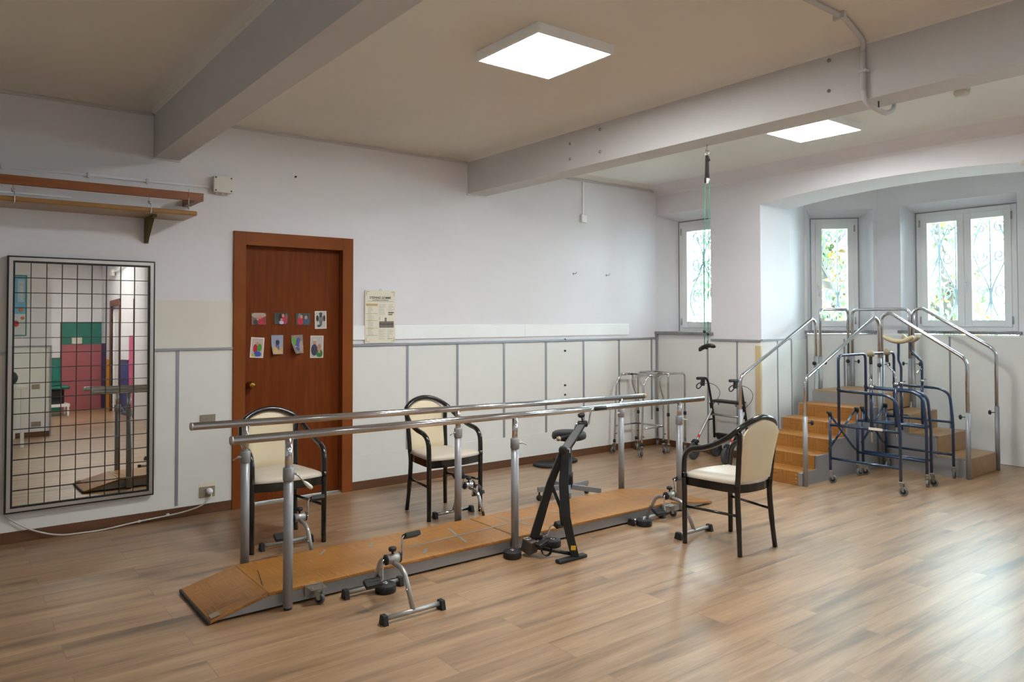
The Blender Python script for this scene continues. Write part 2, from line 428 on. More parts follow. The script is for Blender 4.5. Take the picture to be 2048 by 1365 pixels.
# generic window: plane given by origin p (outer wall-face point at left-bottom of the recess), direction u (along the wall,
# leftwards as seen from inside -> rightwards), n outward normal
def wpt(o, u, n, a, d, z): return (o[0]+u[0]*a+n[0]*d, o[1]+u[1]*a+n[1]*d, z)
def window(idx, o, u, n, w, z0, z1, depth, splay, sashes, thick, handle_at, label, frame_hidden=0):
    """recess of width w from z0 (sill) to z1; frame at 'depth'"""
    P = lambda a, d, z: wpt(o, u, n, a, d, z)
    root = bpy.data.objects.new('window_%d' % idx, None); COL.objects.link(root); root['kind'] = 'structure'; root.location = P(w/2, 0, z0)
    root['_w'] = list(root.location)
    # splayed reveals as solid wedges
    spa, spb = splay if isinstance(splay, tuple) else (splay, splay)
    a0, a1, zt = spa, w-spb, z1-.065
    mb = MB()
    for (p, q) in ((0, a0), (w, a1)):
        A = [P(p, 0, z0), P(p, thick, z0), P(q, thick, z0), P(q, depth, z0)]
        mb.prism(A, (0,0,0), (0,0,z1-z0))
    A = [P(0, 0, z1), P(0, thick, z1), P(0, thick, zt), P(0, depth, zt)]
    mb.prism(A, (0,0,0), Vector(P(w, 0, 0))-Vector(P(0, 0, 0)))
    part('reveal', mb, m_wall, root)
    mb = MB()
    def rect(d0, d1, A0, A1, Z0, Z1, m=0):
        q = [P(A0, d0, Z0), P(A1, d0, Z0), P(A1, d0, Z1), P(A0, d0, Z1)]
        mb.prism(q, (0,0,0), Vector(P(0, d1, 0))-Vector(P(0, d0, 0)), m)
    fw = .055; g = .012
    # grey seal strip round the frame, then frame
    rect(depth-.004, depth+.05, a0, a0+g, z0, zt, 1); rect(depth-.004, depth+.05, a1-g, a1, z0, zt, 1); rect(depth-.004, depth+.05, a0, a1, zt-g, zt, 1)
    a0 += g; a1 -= g; zt -= g
    rect(depth, depth+.06, a0, a0+fw, z0, zt); rect(depth, depth+.06, a1-fw, a1, z0, zt)
    rect(depth, depth+.06, a0+fw, a1-fw, zt-fw, zt); rect(depth, depth+.06, a0+fw, a1-fw, z0, z0+fw)
    part('frame', mb, [m_white, m_alu], root, .003)
    b0, b1, c0, c1 = a0+fw-.008, a1-fw+.008, z0+fw-.008, zt-fw+.008
    sw = .072; W = (b1-b0)/sashes
    for k in range(sashes):
        s0, s1 = b0+k*W+.001, b0+(k+1)*W-.001
        mb = MB()
        rect(depth-.012, depth+.045, s0, s0+sw, c0, c1); rect(depth-.012, depth+.045, s1-sw, s1, c0, c1)
        rect(depth-.012, depth+.045, s0+sw, s1-sw, c1-sw, c1); rect(depth-.012, depth+.045, s0+sw, s1-sw, c0, c0+sw)
        sash = part('sash', mb, m_white, root, .004)
        mb = MB(); rect(depth+.02, depth+.026, s0+sw-.005, s1-sw+.005, c0+sw-.005, c1-sw+.005)
        part('pane', mb, m_glass, sash)
        for zz in (c0+.03, c1-.11):
            mb = MB(); hx = s0-.006 if k == 0 else s1+.006
            if sashes == 1: hx = s1+.006 if handle_at == 0 else s0-.006
            mb.tube([P(hx, depth-.018, zz), P(hx, depth-.018, zz+.08)], .008, 8)
            part('hinge', mb, m_steel, sash)
        if k == handle_at or sashes == 1:
            hx = s1-.03 if (sashes == 1 and handle_at == 1) else s0+.03
            if sashes == 2: hx = s0+.022
            zc = (c0+c1)/2-.2
            mb = MB(); mb.obox(P(hx, depth-.018, zc+.06), (.03, .03, .07), Matrix.Rotation(math.atan2(u[1], u[0]), 3, 'Z'))
            mb.tube(fil([P(hx, depth-.02, zc+.06), P(hx, depth-.06, zc+.06), P(hx, depth-.06, zc-.06)], .015, 4), .009, 8)
            part('handle', mb, m_white, sash)
    # marble sill
    mb = MB(); rect(-.035, depth+.01, -.03, w+.03, z0-.028, z0+.004)
    part('window_sill', mb, m_marble, root, .003)
    # iron grille outside: its own thing
    G = depth+.22; mb = MB()
    gb0, gb1 = a0-.02, a1+.02
    nb = max(2, int((gb1-gb0)/.17))
    for i in range(nb+1):
        a = gb0+(gb1-gb0)*i/nb; mb.tube([P(a, G, z0-.05), P(a, G, zt+.05)], .009, 6)
    for zz in (z0+.03, zt-.05): mb.tube([P(gb0, G, zz), P(gb1, G, zz)], .007, 6)
    H = zt-z0
    for i in range(nb):
        ac = gb0+(gb1-gb0)*(i+.5)/nb; hw = (gb1-gb0)/nb/2*.92
        sgn = 1 if i % 2 else -1
        # S scroll
        pts = []
        for k in range(33):
            t = k/32; pts.append(P(ac+sgn*hw*math.sin(2*PI*t), G, z0+.12+(H-.3)*t))
        mb.tube(pts, .0085, 6)
        for zc, s2 in ((z0+.32*H, 1), (z0+.62*H, -1), (z0+.85*H, 1)):
            pts = []
            for k in range(22):
                t = k/21; rr = hw*.75*(1-.75*t); an = s2*(t*2.6*PI)
                pts.append(P(ac+rr*math.cos(an), G, zc+rr*1.3*math.sin(an)))
            mb.tube(pts, .007, 6)
    bx = P(w/2, G, z0-.05)
    one('window_grille', mb, m_iron, bx, label, 'grille', None)
    return root
# window 1: recess at the left end of the back wall
window(1, (XB, YW, 0), (0, -1), (1, 0), YW-R1[0], 1.33, R1[3], .30, .09, 1, T+.02, 1, 'pale scrolled iron grille outside the half-hidden window in the room corner')
window(5, (XB, 1.15, 0), (0, -1), (1, 0), 1.3, 1.33, 2.715, .30, .05, 2, T+.02, 1, 'pale scrolled iron grille outside the window beyond the arch')
# bay walls
Dp = (8.01, 4.80); Cp = (XF, 4.23); Dq = (8.01, 1.50); Cq = (XF, 2.07)
BT = .45
def wall_seg(p, q, z0, z1, th, mb, side=1):
    p = Vector((p[0], p[1], 0)); q = Vector((q[0], q[1], 0)); d = (q-p).normalized(); n = Vector((-d.y, d.x, 0))*side
    mb.prism([p+Vector((0,0,z0)), q+Vector((0,0,z0)), q+n*th+Vector((0,0,z0)), p+n*th+Vector((0,0,z0))], (0,0,0), (0,0,z1-z0))
mb = MB(); wall_seg((XB+T, AY1), Dp, 0, ZC, .3, mb, 1)
struct('wall_bay_left', mb, m_wall)
def canted(p, q, a, b, z0, z1, name, side):
    p = Vector(p); q = Vector(q); d = (q-p).normalized(); L = (q-p).length
    mb = MB()
    wall_seg(p, p+d*a, 0, ZC, BT, mb, side); wall_seg(p+d*b, q, 0, ZC, BT, mb, side)
    wall_seg(p+d*a, p+d*b, 0, z0, BT, mb, side); wall_seg(p+d*a, p+d*b, z1, ZC, BT, mb, side)
    return struct(name, mb, m_wall)
s2 = math.sqrt(.5)
LC = (Vector(Cp)-Vector(Dp)).length
canted(Dp, Cp, .03, LC-.04, 1.30, 2.755, 'wall_bay_canted', 1)
window(2, (Dp[0]+s2*.03, Dp[1]-s2*.03, 0), (s2, -s2), (s2, s2), LC-.07, 1.34, 2.755, .28, (.108, .068), 1, BT+.02, 0, 'pale scrolled iron grille outside the narrow angled window')
mb = MB()
mb.box((XF, 3.965, 0), (XF+BT, 4.23, ZC)); mb.box((XF, 2.07, 0), (XF+BT, 2.815, ZC))
mb.box((XF, 2.815, 0), (XF+BT, 3.965, 1.3)); mb.box((XF, 2.815, 2.755), (XF+BT, 3.965, ZC))
mb.prism([(XF, 4.23, 0), (XF+BT, 4.23, 0), (XF+BT*s2, 4.23+BT*s2, 0)], (0,0,0), (0,0,ZC))
struct('wall_bay_front', mb, m_wall)
window(3, (XF, 3.965, 0), (0, -1), (1, 0), 1.15, 1.345, 2.755, .28, (.04, .085), 2, BT+.02, 1, 'pale scrolled iron grille outside the wide double window')
canted(Cq, Dq, .04, LC-.03, 1.30, 2.755, 'wall_bay_right_canted', 1)
window(4, (Cq[0]-s2*.04, Cq[1]-s2*.04, 0), (-s2, -s2), (s2, -s2), LC-.07, 1.34, 2.755, .28, .06, 1, BT+.02, 0, 'pale scrolled iron grille outside the second angled window of the bay')
mb = MB(); wall_seg(Dq, (XB+T, AY0), 0, ZC, .3, mb, 1)
struct('wall_bay_right', mb, m_wall)

# beams
struct('trim_201', MB().box((4.047, YR, 2.695), (4.267, YW, ZC)), m_beam)
struct('trim_202', MB().box((1.246, -.95, 2.678), (1.425, YW, ZC)), m_beam)
# coves along walls and beams
TR = [0]
def trim(mb, m, bevel=0):
    TR[0] += 1; return struct('trim_%d' % TR[0], mb, m, bevel)
def cove_y(x0, x1, y, sy, drop=.045, out=.13):
    pts = [(x0, y, ZC), (x0, y, ZC-drop)]
    for k in range(1, 6):
        t = k/6; pts.append((x0, y+sy*out*(1-math.cos(t*PI/2))**.8, ZC-drop+drop*math.sin(t*PI/2)))
    pts.append((x0, y+sy*out, ZC))
    return MB().prism(pts, (0,0,0), (x1-x0, 0, 0))
def cove_x(y0, y1, x, sx, drop=.045, out=.13):
    pts = [(x, y0, ZC), (x, y0, ZC-drop)]
    for k in range(1, 6):
        t = k/6; pts.append((x+sx*out*(1-math.cos(t*PI/2))**.8, y0, ZC-drop+drop*math.sin(t*PI/2)))
    pts.append((x+sx*out, y0, ZC))
    return MB().prism(pts, (0,0,0), (0, y1-y0, 0))
for x0, x1 in ((XL, 1.246), (1.425, 4.047), (4.267, XB)):
    trim(cove_y(x0, x1, YW, -1, .03), m_ceil)
    trim(MB().box((x0, YW-.012, 2.988), (x1, YW, 3.008)), m_beam)
trim(cove_x(YR, YW, 1.246, -1, .04), m_ceil); trim(cove_x(YR, YW, 4.047, -1, .04), m_ceil)
trim(cove_x(YR, YW, XB, -1, .10, .22), m_wall)
# little profiles where the beams meet the left wall
for a, b, z in ((1.238, 1.43, 2.678), (4.04, 4.275, 2.695)):
    trim(MB().box((a, YW-.02, z-.012), (b, YW, z)), m_panel)
    trim(MB().box((a-.006, YW-.012, z), (a+.006, YW, 3.0)), m_panel)

# baseboards
def bb(name, a, b, n, h=.075, m=m_base):
    a = Vector(a); b = Vector(b); n = Vector(n)*.014
    mb = MB().prism([a, b, b+n, a+n], (0,0,0), (0,0,h)); struct(name, mb, m, .002)
bb('baseboard_left', (XL, YW, 0), (1.83, YW, 0), (0, -1, 0)); bb('baseboard_left', (2.845, YW, 0), (XB, YW, 0), (0, -1, 0))
bb('baseboard_back', (XB, YW, 0), (XB, 4.60, 0), (-1, 0, 0))
bb('baseboard_rear', (XL, -.95, 0), (1.44, -.95, 0), (0, 1, 0)); bb('baseboard_right', (2.76, -1.0, 0), (9.0, -1.0, 0), (0, 1, 0))
# cladding of the left wall: lower panel sheets, grey joints and dado rail
PT = .006
trim(MB().box((XL, YW-PT, .30), (1.83, YW, 1.625)), m_panel2)
trim(MB().box((XL, YW-PT-.003, .075), (1.83, YW, .30)), m_panel)
trim(MB().box((1.275, YW-PT-.002, .30), (1.83, YW-PT+.001, 1.23)), m_panel)
trim(MB().box((2.845, YW-PT, .30), (XB, YW, 1.235)), m_panel)
trim(MB().box((2.845, YW-PT-.003, .075), (XB, YW, .30)), m_panel)
for x0, x1, z in ((XL, 1.83, 1.245), (2.845, XB, 1.245)):
    trim(MB().box((x0, YW-.018, z), (x1, YW, z+.02)), m_alu, .002)
for x in (1.424, 3.386, 3.93, 4.486, 5.035, 5.57, 6.118, 6.66):
    z0 = .09 if x < 2 else .30
    trim(MB().box((x-.011, YW-PT-.006, z0), (x+.011, YW-PT+.001, 1.245)), m_alu)
trim(MB().box((2.845, YW-.014, 1.300), (4.75, YW, 1.425)), m_white, .003)   # flat white raceway
trim(MB().box((4.752, YW-.012, 1.300), (6.28, YW, 1.425)), m_white, .003)
trim(MB().box((XB-.028, YW-.028, .075), (XB, YW, 1.30)), m_alu)       # corner post
# back wall cladding
trim(MB().box((XB-PT, 4.544, .30), (XB, YW, 1.235)), m_panel); trim(MB().box((XB-PT-.003, 4.544, .075), (XB, YW, .30)), m_panel)
trim(MB().box((XB-.018, 4.544, 1.24), (XB, 5.17, 1.262)), m_alu, .002)
for y in (5.218, 4.834): trim(MB().box((XB-PT-.006, y-.009, .1), (XB-PT+.001, y+.009, 1.24)), m_alu)
trim(MB().box((XB-.02, 4.54, 0), (XB-.004, 4.605, 1.20)), m_wood_strip, .002)
# bay cladding
trim(MB().box((XB, AY1-.006, 0), (XB+T, AY1, 1.25)), m_panel)
trim(MB().box((XB, AY1-.016, 1.25), (XB+T, AY1, 1.268)), m_alu)
mb = MB(); wall_seg((XB+T+.005, AY1-.004), (Dp[0], Dp[1]-.004), 0, 1.25, .012, mb, -1); trim(mb, m_panel)
for x in (XB+.28, XB+T): trim(MB().box((x-.006, AY1-.012, 0), (x+.006, AY1-.004, 1.25)), m_alu)
mb = MB(); wall_seg((Dp[0]-.004, Dp[1]-.01), (Cp[0]-.004, Cp[1]-.004), 0, 1.295, .012, mb, -1); trim(mb, m_panel)
mb = MB(); q = Vector(Dp)+(Vector(Cp)-Vector(Dp))*.52; wall_seg(q, q+Vector((.014, -.014)), 0, 1.25, .02, mb, -1); trim(mb, m_alu)
mb = MB(); wall_seg((Dp[0]-.006, Dp[1]-.012), (Dp[0]+.006, Dp[1]-.024), 0, 1.29, .02, mb, -1); trim(mb, m_alu)
trim(MB().box((XF-.02, 2.07, 0), (XF, 4.22, 1.29)), m_panel)
trim(MB().box((XF-.024, 2.07, 1.29), (XF, 4.20, 1.31)), m_white)
trim(MB().box((XF-.026, 3.445, .0), (XF-.019, 3.462, 1.29)), m_alu)
trim(MB().box((XF-.022, 2.07, 0), (XF-.02, 3.4, .004)), m_brownp)

# ------------------------------------------------------------------ door in the left wall
door = bpy.data.objects.new('door_1', None); COL.objects.link(door); door.location = (2.33, YW, 0); door['kind'] = 'structure'; door['_w'] = [2.33, YW, 0]
mb = MB()
mb.box((1.828, YW-.022, 0), (1.922, YW+.005, 2.178)); mb.box((2.745, YW-.022, 0), (2.842, YW+.005, 2.178)); mb.box((1.922, YW-.022, 2.072), (2.745, YW+.005, 2.178))
mb.box((1.90, YW, 0), (1.923, YW+.10, 2.09)); mb.box((2.744, YW, 0), (2.765, YW+.10, 2.09)); mb.box((1.90, YW, 2.072), (2.76, YW+.10, 2.095))
part('door_frame', mb, m_frame, door, .002)
leaf = part('door_leaf', MB().box((1.923, YW+.06, .012), (2.744, YW+.10, 2.072)), m_door, door)
mb = MB(); mb.lathe([(.03, 0), (.03, .008), (.012, .012), (.010, .035), (.02, .042), (.028, .055), (.026, .07), (.014, .076)], (1.983, YW+.06, .955), (0, -1, 0), 20)
part('door_knob', mb, m_brass, leaf)
trim(MB().box((1.923, YW-.01, 0), (2.744, YW+.12, .008)), m_taupe)
# photographs on the door leaf
YD = YW+.06
def photo(cx, cz, w, h, rot, label, shapes, border=0, curl=0, bgc=(120, 110, 105)):
    base = (cx, YD-.002, cz)
    cols = []; mats = []
    def cm(c):
        if c not in cols: cols.append(c); mats.append(mat('print %d %d %d' % c, c, .35))
        return cols.index(c)
    t = thing('photograph', label, 'photograph', base, 'photographs taped to the door', world=False)
    t.rotation_euler = (0, math.radians(rot), 0)
    def bend(x, z, d):
        k = max(0, -(z/h)-.1); k2 = max(0, -(x/w)*.6-(z/h)-.1)
        return (x, -d-curl*(k2**1.6)*.16, z+abs(curl)*k2*.01)
    mb = MB(); mb.grid(lambda a, b: bend((a-.5)*w, (b-.5)*h, .0012), 8, 10)
    mb.grid(lambda a, b: bend((a-.5)*w, (b-.5)*h, .0004), 8, 10)
    part('photo_paper', mb, m_paper, t)
    mb = MB(); iw, ih = w-2*border, h-2*border
    mb.grid(lambda a, b: bend((a-.5)*iw, (b-.5)*ih, .0018), 8, 10, cm(bgc))
    d = .0024
    for s in shapes:
        x0, z0, rx, rz, c = s
        n = 14; pts = []
        for k in range(n):
            a = 2*PI*k/n; X = max(-.5, min(.5, x0+rx*math.cos(a)))*iw; Z = max(-.5, min(.5, z0+rz*math.sin(a)))*ih
            pts.append(bend(X, Z, d))
        mb.add(pts, [tuple(range(n))], cm(c)); d += .0003
    part('picture', mb, mats, t)
sk = (196, 140, 118); gr = (150, 148, 148)
G1 = 'photographs taped to the door'
photo(2.052, 1.486, .118, .095, 0, 'snapshot of two people, one in red, leftmost of the upper row on the brown door',
      [(0, .3, .5, .25, (178, 160, 146)), (-.12, -.3, .26, .28, (40, 52, 56)), (.2, -.25, .28, .36, (190, 40, 60)), (-.08, 0, .09, .16, sk), (.1, .15, .1, .18, sk), (.4, -.1, .12, .3, (140, 60, 64))], 0, .05, (128, 92, 82))
photo(2.239, 1.488, .124, .095, 1, 'dark snapshot of a person in red bending to a child, upper row of the door',
      [(-.1, .1, .12, .3, (20, 20, 24)), (.32, 0, .1, .45, (120, 110, 70)), (.2, -.15, .2, .38, (184, 44, 78)), (.1, .25, .09, .15, sk), (0, -.35, .16, .16, (180, 180, 210)), (0, -.1, .08, .12, sk)], 0, .1, (60, 58, 52))
photo(2.425, 1.483, .126, .096, 1, 'snapshot of two seated people in red and dark blue, upper row of the door',
      [(-.25, .2, .12, .3, (110, 130, 120)), (-.2, -.2, .2, .35, (196, 30, 60)), (-.13, .2, .09, .16, sk), (.2, -.2, .24, .34, (70, 84, 110)), (.18, .15, .1, .16, sk)], 0, .05, (66, 76, 74))
photo(2.580, 1.476, .104, .150, -1, 'black and white figure photograph with white border, top right on the door',
      [(0, .38, .18, .1, (80, 80, 78)), (0, .05, .28, .25, (130, 128, 124)), (0, .25, .12, .1, (60, 58, 56)), (-.35, .1, .12, .2, (50, 50, 50)), (.35, .1, .12, .2, (56, 56, 54)), (0, -.2, .14, .2, (110, 108, 104)), (-.2, -.38, .18, .08, (80, 78, 74))], .008, 0, (196, 194, 190))
photo(2.041, 1.253, .108, .164, 4, 'tilted bordered photo of a red and green clad figure, lower left on the door',
      [(-.15, -.05, .22, .24, (190, 30, 44)), (.2, .0, .2, .22, (60, 150, 50)), (0, .2, .12, .1, sk), (.05, -.36, .34, .16, (60, 90, 180)), (-.3, -.42, .14, .08, (200, 180, 50))], .009, 0, (196, 176, 172))
photo(2.205, 1.272, .098, .158, 0, 'slightly curling photo of one standing figure in blue, lower row of the door',
      [(0, -.3, .5, .26, (196, 160, 110)), (.03, .12, .16, .16, (40, 46, 70)), (.03, .3, .07, .07, (160, 140, 140)), (.1, -.2, .08, .2, (50, 80, 150)), (-.08, -.12, .08, .16, (60, 90, 160)), (-.35, -.25, .12, .12, (170, 150, 50))], 0, .5, (150, 156, 176))
photo(2.376, 1.272, .098, .156, -3, 'strongly curled photo of green and blue figures with a white diagonal line, lower row',
      [(-.3, .2, .2, .22, (90, 160, 60)), (.1, .15, .2, .2, (80, 90, 150)), (-.2, .4, .12, .08, (176, 130, 110)), (.0, -.15, .2, .2, (60, 60, 130)), (.3, -.1, .16, .3, (170, 150, 150)), (.1, -.12, .4, .03, (230, 226, 220))], 0, 1.0, (140, 130, 120))
photo(2.547, 1.248, .116, .188, 1, 'larger bordered photo of two smiling people, one in green, lower right on the door',
      [(-.2, .2, .15, .12, sk), (-.22, -.15, .28, .28, (60, 56, 80)), (.2, .0, .15, .14, (190, 130, 110)), (.22, -.32, .28, .2, (50, 120, 60)), (.2, -.2, .1, .12, sk), (-.2, .33, .15, .05, (210, 200, 190))], .006, 0, (190, 184, 182))

# wall calendar
t = thing('wall_calendar', 'tall cream printed wall calendar hanging right of the brown door', 'calendar', (3.106, YW-.012, 1.27))
YC = YW-.016
part('calendar_sheet', MB().box((2.957, YC, 1.27), (3.257, YC+.004, 1.737)), m_paper, t)
mb = MB()
def pr_(x0, z0, x1, z1, m): mb.box((x0, YC-.0008, z0), (x1, YC+.0002, z1), m)
for (x0, x1) in ((2.968, 3.0), (3.214, 3.246)):
    pr_(x0, 1.722, x1, 1.727, 2); pr_(x0, 1.283, x1, 1.288, 2)
pr_(2.968, 1.69, 2.973, 1.727, 2); pr_(3.241, 1.69, 3.246, 1.727, 2); pr_(2.968, 1.283, 2.973, 1.32, 2); pr_(3.241, 1.283, 3.246, 1.32, 2)
pr_(2.98, 1.638, 3.235, 1.640, 0)
pr_(2.966, 1.598, 3.08, 1.618, 2)
z = 1.59
rr = random.Random(3)
while z > 1.33:
    pr_(2.985, z, 2.985+rr.uniform(.03, .06), z+.003, 1)
    z -= .0085
for z in (1.53, 1.468, 1.40, 1.335): pr_(2.966, z, 3.08, z+.004, 2)
z = 1.61
while z > 1.515:
    pr_(3.09, z, 3.09+rr.uniform(.05, .07), z+.003, 1); pr_(3.185, z, 3.185+rr.uniform(.03, .06), z+.003, 1); z -= .011
pr_(3.185, 1.535, 3.24, 1.543, 0); pr_(3.185, 1.518, 3.225, 1.527, 0)
pr_(3.095, 1.405, 3.24, 1.462, 3); pr_(3.15, 1.462, 3.168, 1.495, 3); pr_(3.095, 1.475, 3.104, 1.50, 1)
for i in range(8): pr_(3.10+i*.018, 1.43, 3.107+i*.018, 1.445, 1)
z = 1.385
while z > 1.295:
    pr_(3.09, z, 3.09+rr.uniform(.04, .07), z+.003, 1); pr_(3.175, z, 3.175+rr.uniform(.02, .06), z+.003, 1 if rr.random() > .2 else 0); z -= .010
part('printed_content', mb, [m_ink, m_inkl, m_gold, mat('sepia ink', (122, 112, 102), .7)], t)
part('hanger', MB().tube(fil([(3.09, YC, 1.735), (3.106, YC, 1.752), (3.122, YC, 1.735)], .004, 3), .0015, 6), m_steel, t)
def text(s, x, z, size, m, parent, name, y, width=None):
    c = bpy.data.curves.new('t', 'FONT'); c.body = s; c.size = size; c.align_x = 'CENTER'; c.extrude = .0002; c.offset = size*.02
    o = bpy.data.objects.new('t', c); COL.objects.link(o)
    dg = bpy.context.evaluated_depsgraph_get(); dg.update()
    me = bpy.data.meshes.new_from_object(o.evaluated_get(dg)); bpy.data.objects.remove(o)
    if width:
        w = max(v.co.x for v in me.vertices)-min(v.co.x for v in me.vertices); k = width/w
    else: k = 1
    for v in me.vertices:
        v.co = Vector((v.co.x*k, -v.co.z*1.0, v.co.y))
    me.materials.clear(); me.materials.append(m)
    q = bpy.data.objects.new(name, me); COL.objects.link(q); q.parent = parent
    w0 = Vector(parent['_w']) if parent.get('_w') is not None else Vector((0,0,0))
    q.location = Vector((x, y, z))-w0; return q
text('STEFANO GOMME', 3.106, 1.662, .028, m_ink, t, 'title_lettering', YC-.001, .21)
text('di FIORELLI STEFANO', 3.106, 1.645, .014, m_ink, t, 'subtitle_lettering', YC-.001, .16)

# ------------------------------------------------------------------ things fixed to the left wall
# conduit + junction box
mb = MB(); mb.tube([(XL, YW-.012, 2.487), (1.66, YW-.012, 2.502)], .010, 10)
cond = one('electrical_conduit', mb, m_wall, (0.3, YW, 2.48), 'painted conduit running along the left wall to the white junction box', 'conduit')
for x in (.32, .82, 1.2):
    part('clip', MB().box((x-.3-.006, -.026, .0), (x-.3+.006, 0, .036)), m_wall, cond)
t = thing('junction_box', 'white square junction box on the left wall above the door corner', 'junction box', (1.735, YW, 2.46))
part('box_body', MB().box((1.66, YW-.06, 2.462), (1.80, YW, 2.587)), m_plastic, t, .004)
part('box_lid', MB().box((1.657, YW-.072, 2.46), (1.803, YW-.058, 2.589)), m_plastic, t, .004)
for x in (1.672, 1.788):
    for z in (2.475, 2.574): part('screw', MB().lathe([(.006, 0), (.006, .002)], (x, YW-.072, z), (0, -1, 0), 10), m_ink, t)
for x in (1.69, 1.73, 1.77): part('cable_gland', MB().lathe([(.011, 0), (.011, .012)], (x, YW-.03, 2.462), (0, 0, -1), 12), m_plastic, t)
# thin cable along the wall above the shelf
one('thin_cable', MB().tube([(XL, YW-.006, 2.318), (.72, YW-.006, 2.33)], .006, 8), m_white, (.3, YW, 2.31), 'thin white cable fixed to the wall just above the shelf', 'cable')
# stained rail with hooks
t = thing('wall_rail', 'reddish stained wooden rail on blocks above the shelf', 'rail', (.5, YW, 2.33))
part('front_board', MB().box((XL+.01, 5.585, 2.33), (1.50, 5.61, 2.388)), m_pine, t, .002)
for x in (1.448, -.6): part('support_block', MB().box((x, 5.61, 2.332), (x+.05, YW, 2.386)), m_pine, t, .002)
part('screw', MB().lathe([(.006, 0), (.006, .002)], (1.485, 5.585, 2.375), (0, -1, 0), 10), m_steel, t)
def hook(x, label):
    y = 5.598
    mb = MB()
    mb.tube(fil([(x, y, 2.335), (x, y, 2.31), (x+.012, y, 2.30), (x, y, 2.285), (x-.012, y, 2.30), (x, y, 2.318)], .008, 4), .0025, 8)
    mb.ball((x, y, 2.292), .011, 10)
    mb.tube(fil([(x+.004, y, 2.29), (x+.006, y-.03, 2.27), (x+.006, y-.03, 2.212), (x-.02, y, 2.214)], .01, 4), .003, 8)
    one('hanging_hook', mb, m_steel, (x, y, 2.21), label, 'hook', 'metal hooks under the stained rail')
hook(.36, 'small metal hook hanging under the rail, nearest the left picture edge')
hook(1.145, 'small metal hook hanging under the rail above the shelf bracket')
mb = MB(); mb.tube([(1.398, 5.58, 2.41), (1.398, 5.58, 2.27)], .002, 6); mb.ball((1.398, 5.58, 2.276), .010, 8, 0, (.8, .8, 1.4))
one('hanging_hook', mb, m_steel, (1.398, 5.58, 2.26), 'metal hook with thin stem at the right end of the rail', 'hook', 'metal hooks under the stained rail')
t = thing('wall_shelf', 'long wooden wall shelf with rounded oak edge above the mirror', 'shelf', (.5, YW, 2.225))
part('shelf_board', MB().box((XL+.01, 5.60, 2.225), (1.455, YW, 2.253)), m_shelf, t)
part('edge_strip', MB().box((XL+.01, 5.578, 2.223), (1.458, 5.602, 2.255)), m_olive, t, .008)
for bx in (1.20, -1.0):
    mb = MB(); mb.box((bx-.014, YW-.012, 2.04), (bx+.014, YW, 2.225)); mb.box((bx-.014, YW-.27, 2.205), (bx+.014, YW, 2.225))
    mb.prism([(bx-.012, YW-.012, 2.05), (bx-.012, YW-.03, 2.05), (bx-.012, YW-.1, 2.205), (bx-.012, YW-.03, 2.205)], (0,0,0), (.024, 0, 0))
    mb.bar((bx, YW-.02, 2.06), (bx, YW-.20, 2.205), .022, .018)
    part('bracket', mb, m_bronze, t)
# sockets
def socket(x0, z0, x1, z1, label, y=YW-.009, plug=False, m=m_taupe):
    t = thing('wall_socket', label, 'socket', ((x0+x1)/2, y, z0))
    part('cover_plate', MB().box((x0, y-.008, z0), (x1, y, z1)), m, t, .002)
    w = (x1-x0)/3
    for k in range(3):
        mb = MB(); mb.box((x0+.012+k*(w-.004), y-.010, z0+.018), (x0+.012+(k+1)*(w-.004)-.004, y-.007, z1-.018))
        part('insert', mb, m, t, .001)
    return t
socket(1.587, .688, 1.70, .752, 'taupe wall socket beside the door at waist height')
t = socket(1.587, .125, 1.70, .205, 'grey-brown low wall socket with a white plug, left of the door')
part('back_plate', MB().box((1.583, YW-.010, .120), (1.704, YW-.008, .235)), m_paper, t)
# cable from plug to coil at the left
t = thing('power_cable', 'white power cable drooping along the baseboard from the low socket', 'cable', (1.0, YW-.05, 0))
part('plug', MB().lathe([(.022, 0), (.024, .012), (.02, .03), (.012, .045)], (1.655, YW-.019, .172), (.1, -1, -.1), 16), m_white, t)
cp = [(1.655, YW-.06, .165), (1.65, YW-.09, .14), (1.58, YW-.09, .085), (1.47, YW-.06, .05), (1.35, YW-.04, .035), (1.15, YW-.035, .022), (.95, YW-.05, .008), (.80, YW-.05, .008), (.66, YW-.05, .02), (.52, YW-.03, .07), (.42, YW-.03, .14), (.34, YW-.03, .21), (.28, YW-.03, .24), (.1, YW-.03, .28)]
part('cord', MB().tube(spl(cp, 5), .0055, 8), m_cable, t)
for p in ((1.36, YW-.03, .04), (1.17, YW-.03, .022)): part('cable_clip', MB().ball(p, .011, 8, 0, (1.3, .7, 1)), m_cable, t)
mb = MB()
for k in range(3):
    pts = [(.24+.006*k+(.05+.005*k)*math.cos(a*PI/12), YW-.025-.006*k, .36+(.13+.01*k)*math.sin(a*PI/12)) for a in range(24)]
    mb.tube(pts, .006, 8, closed=True)
part('coil', mb, m_cable, t)
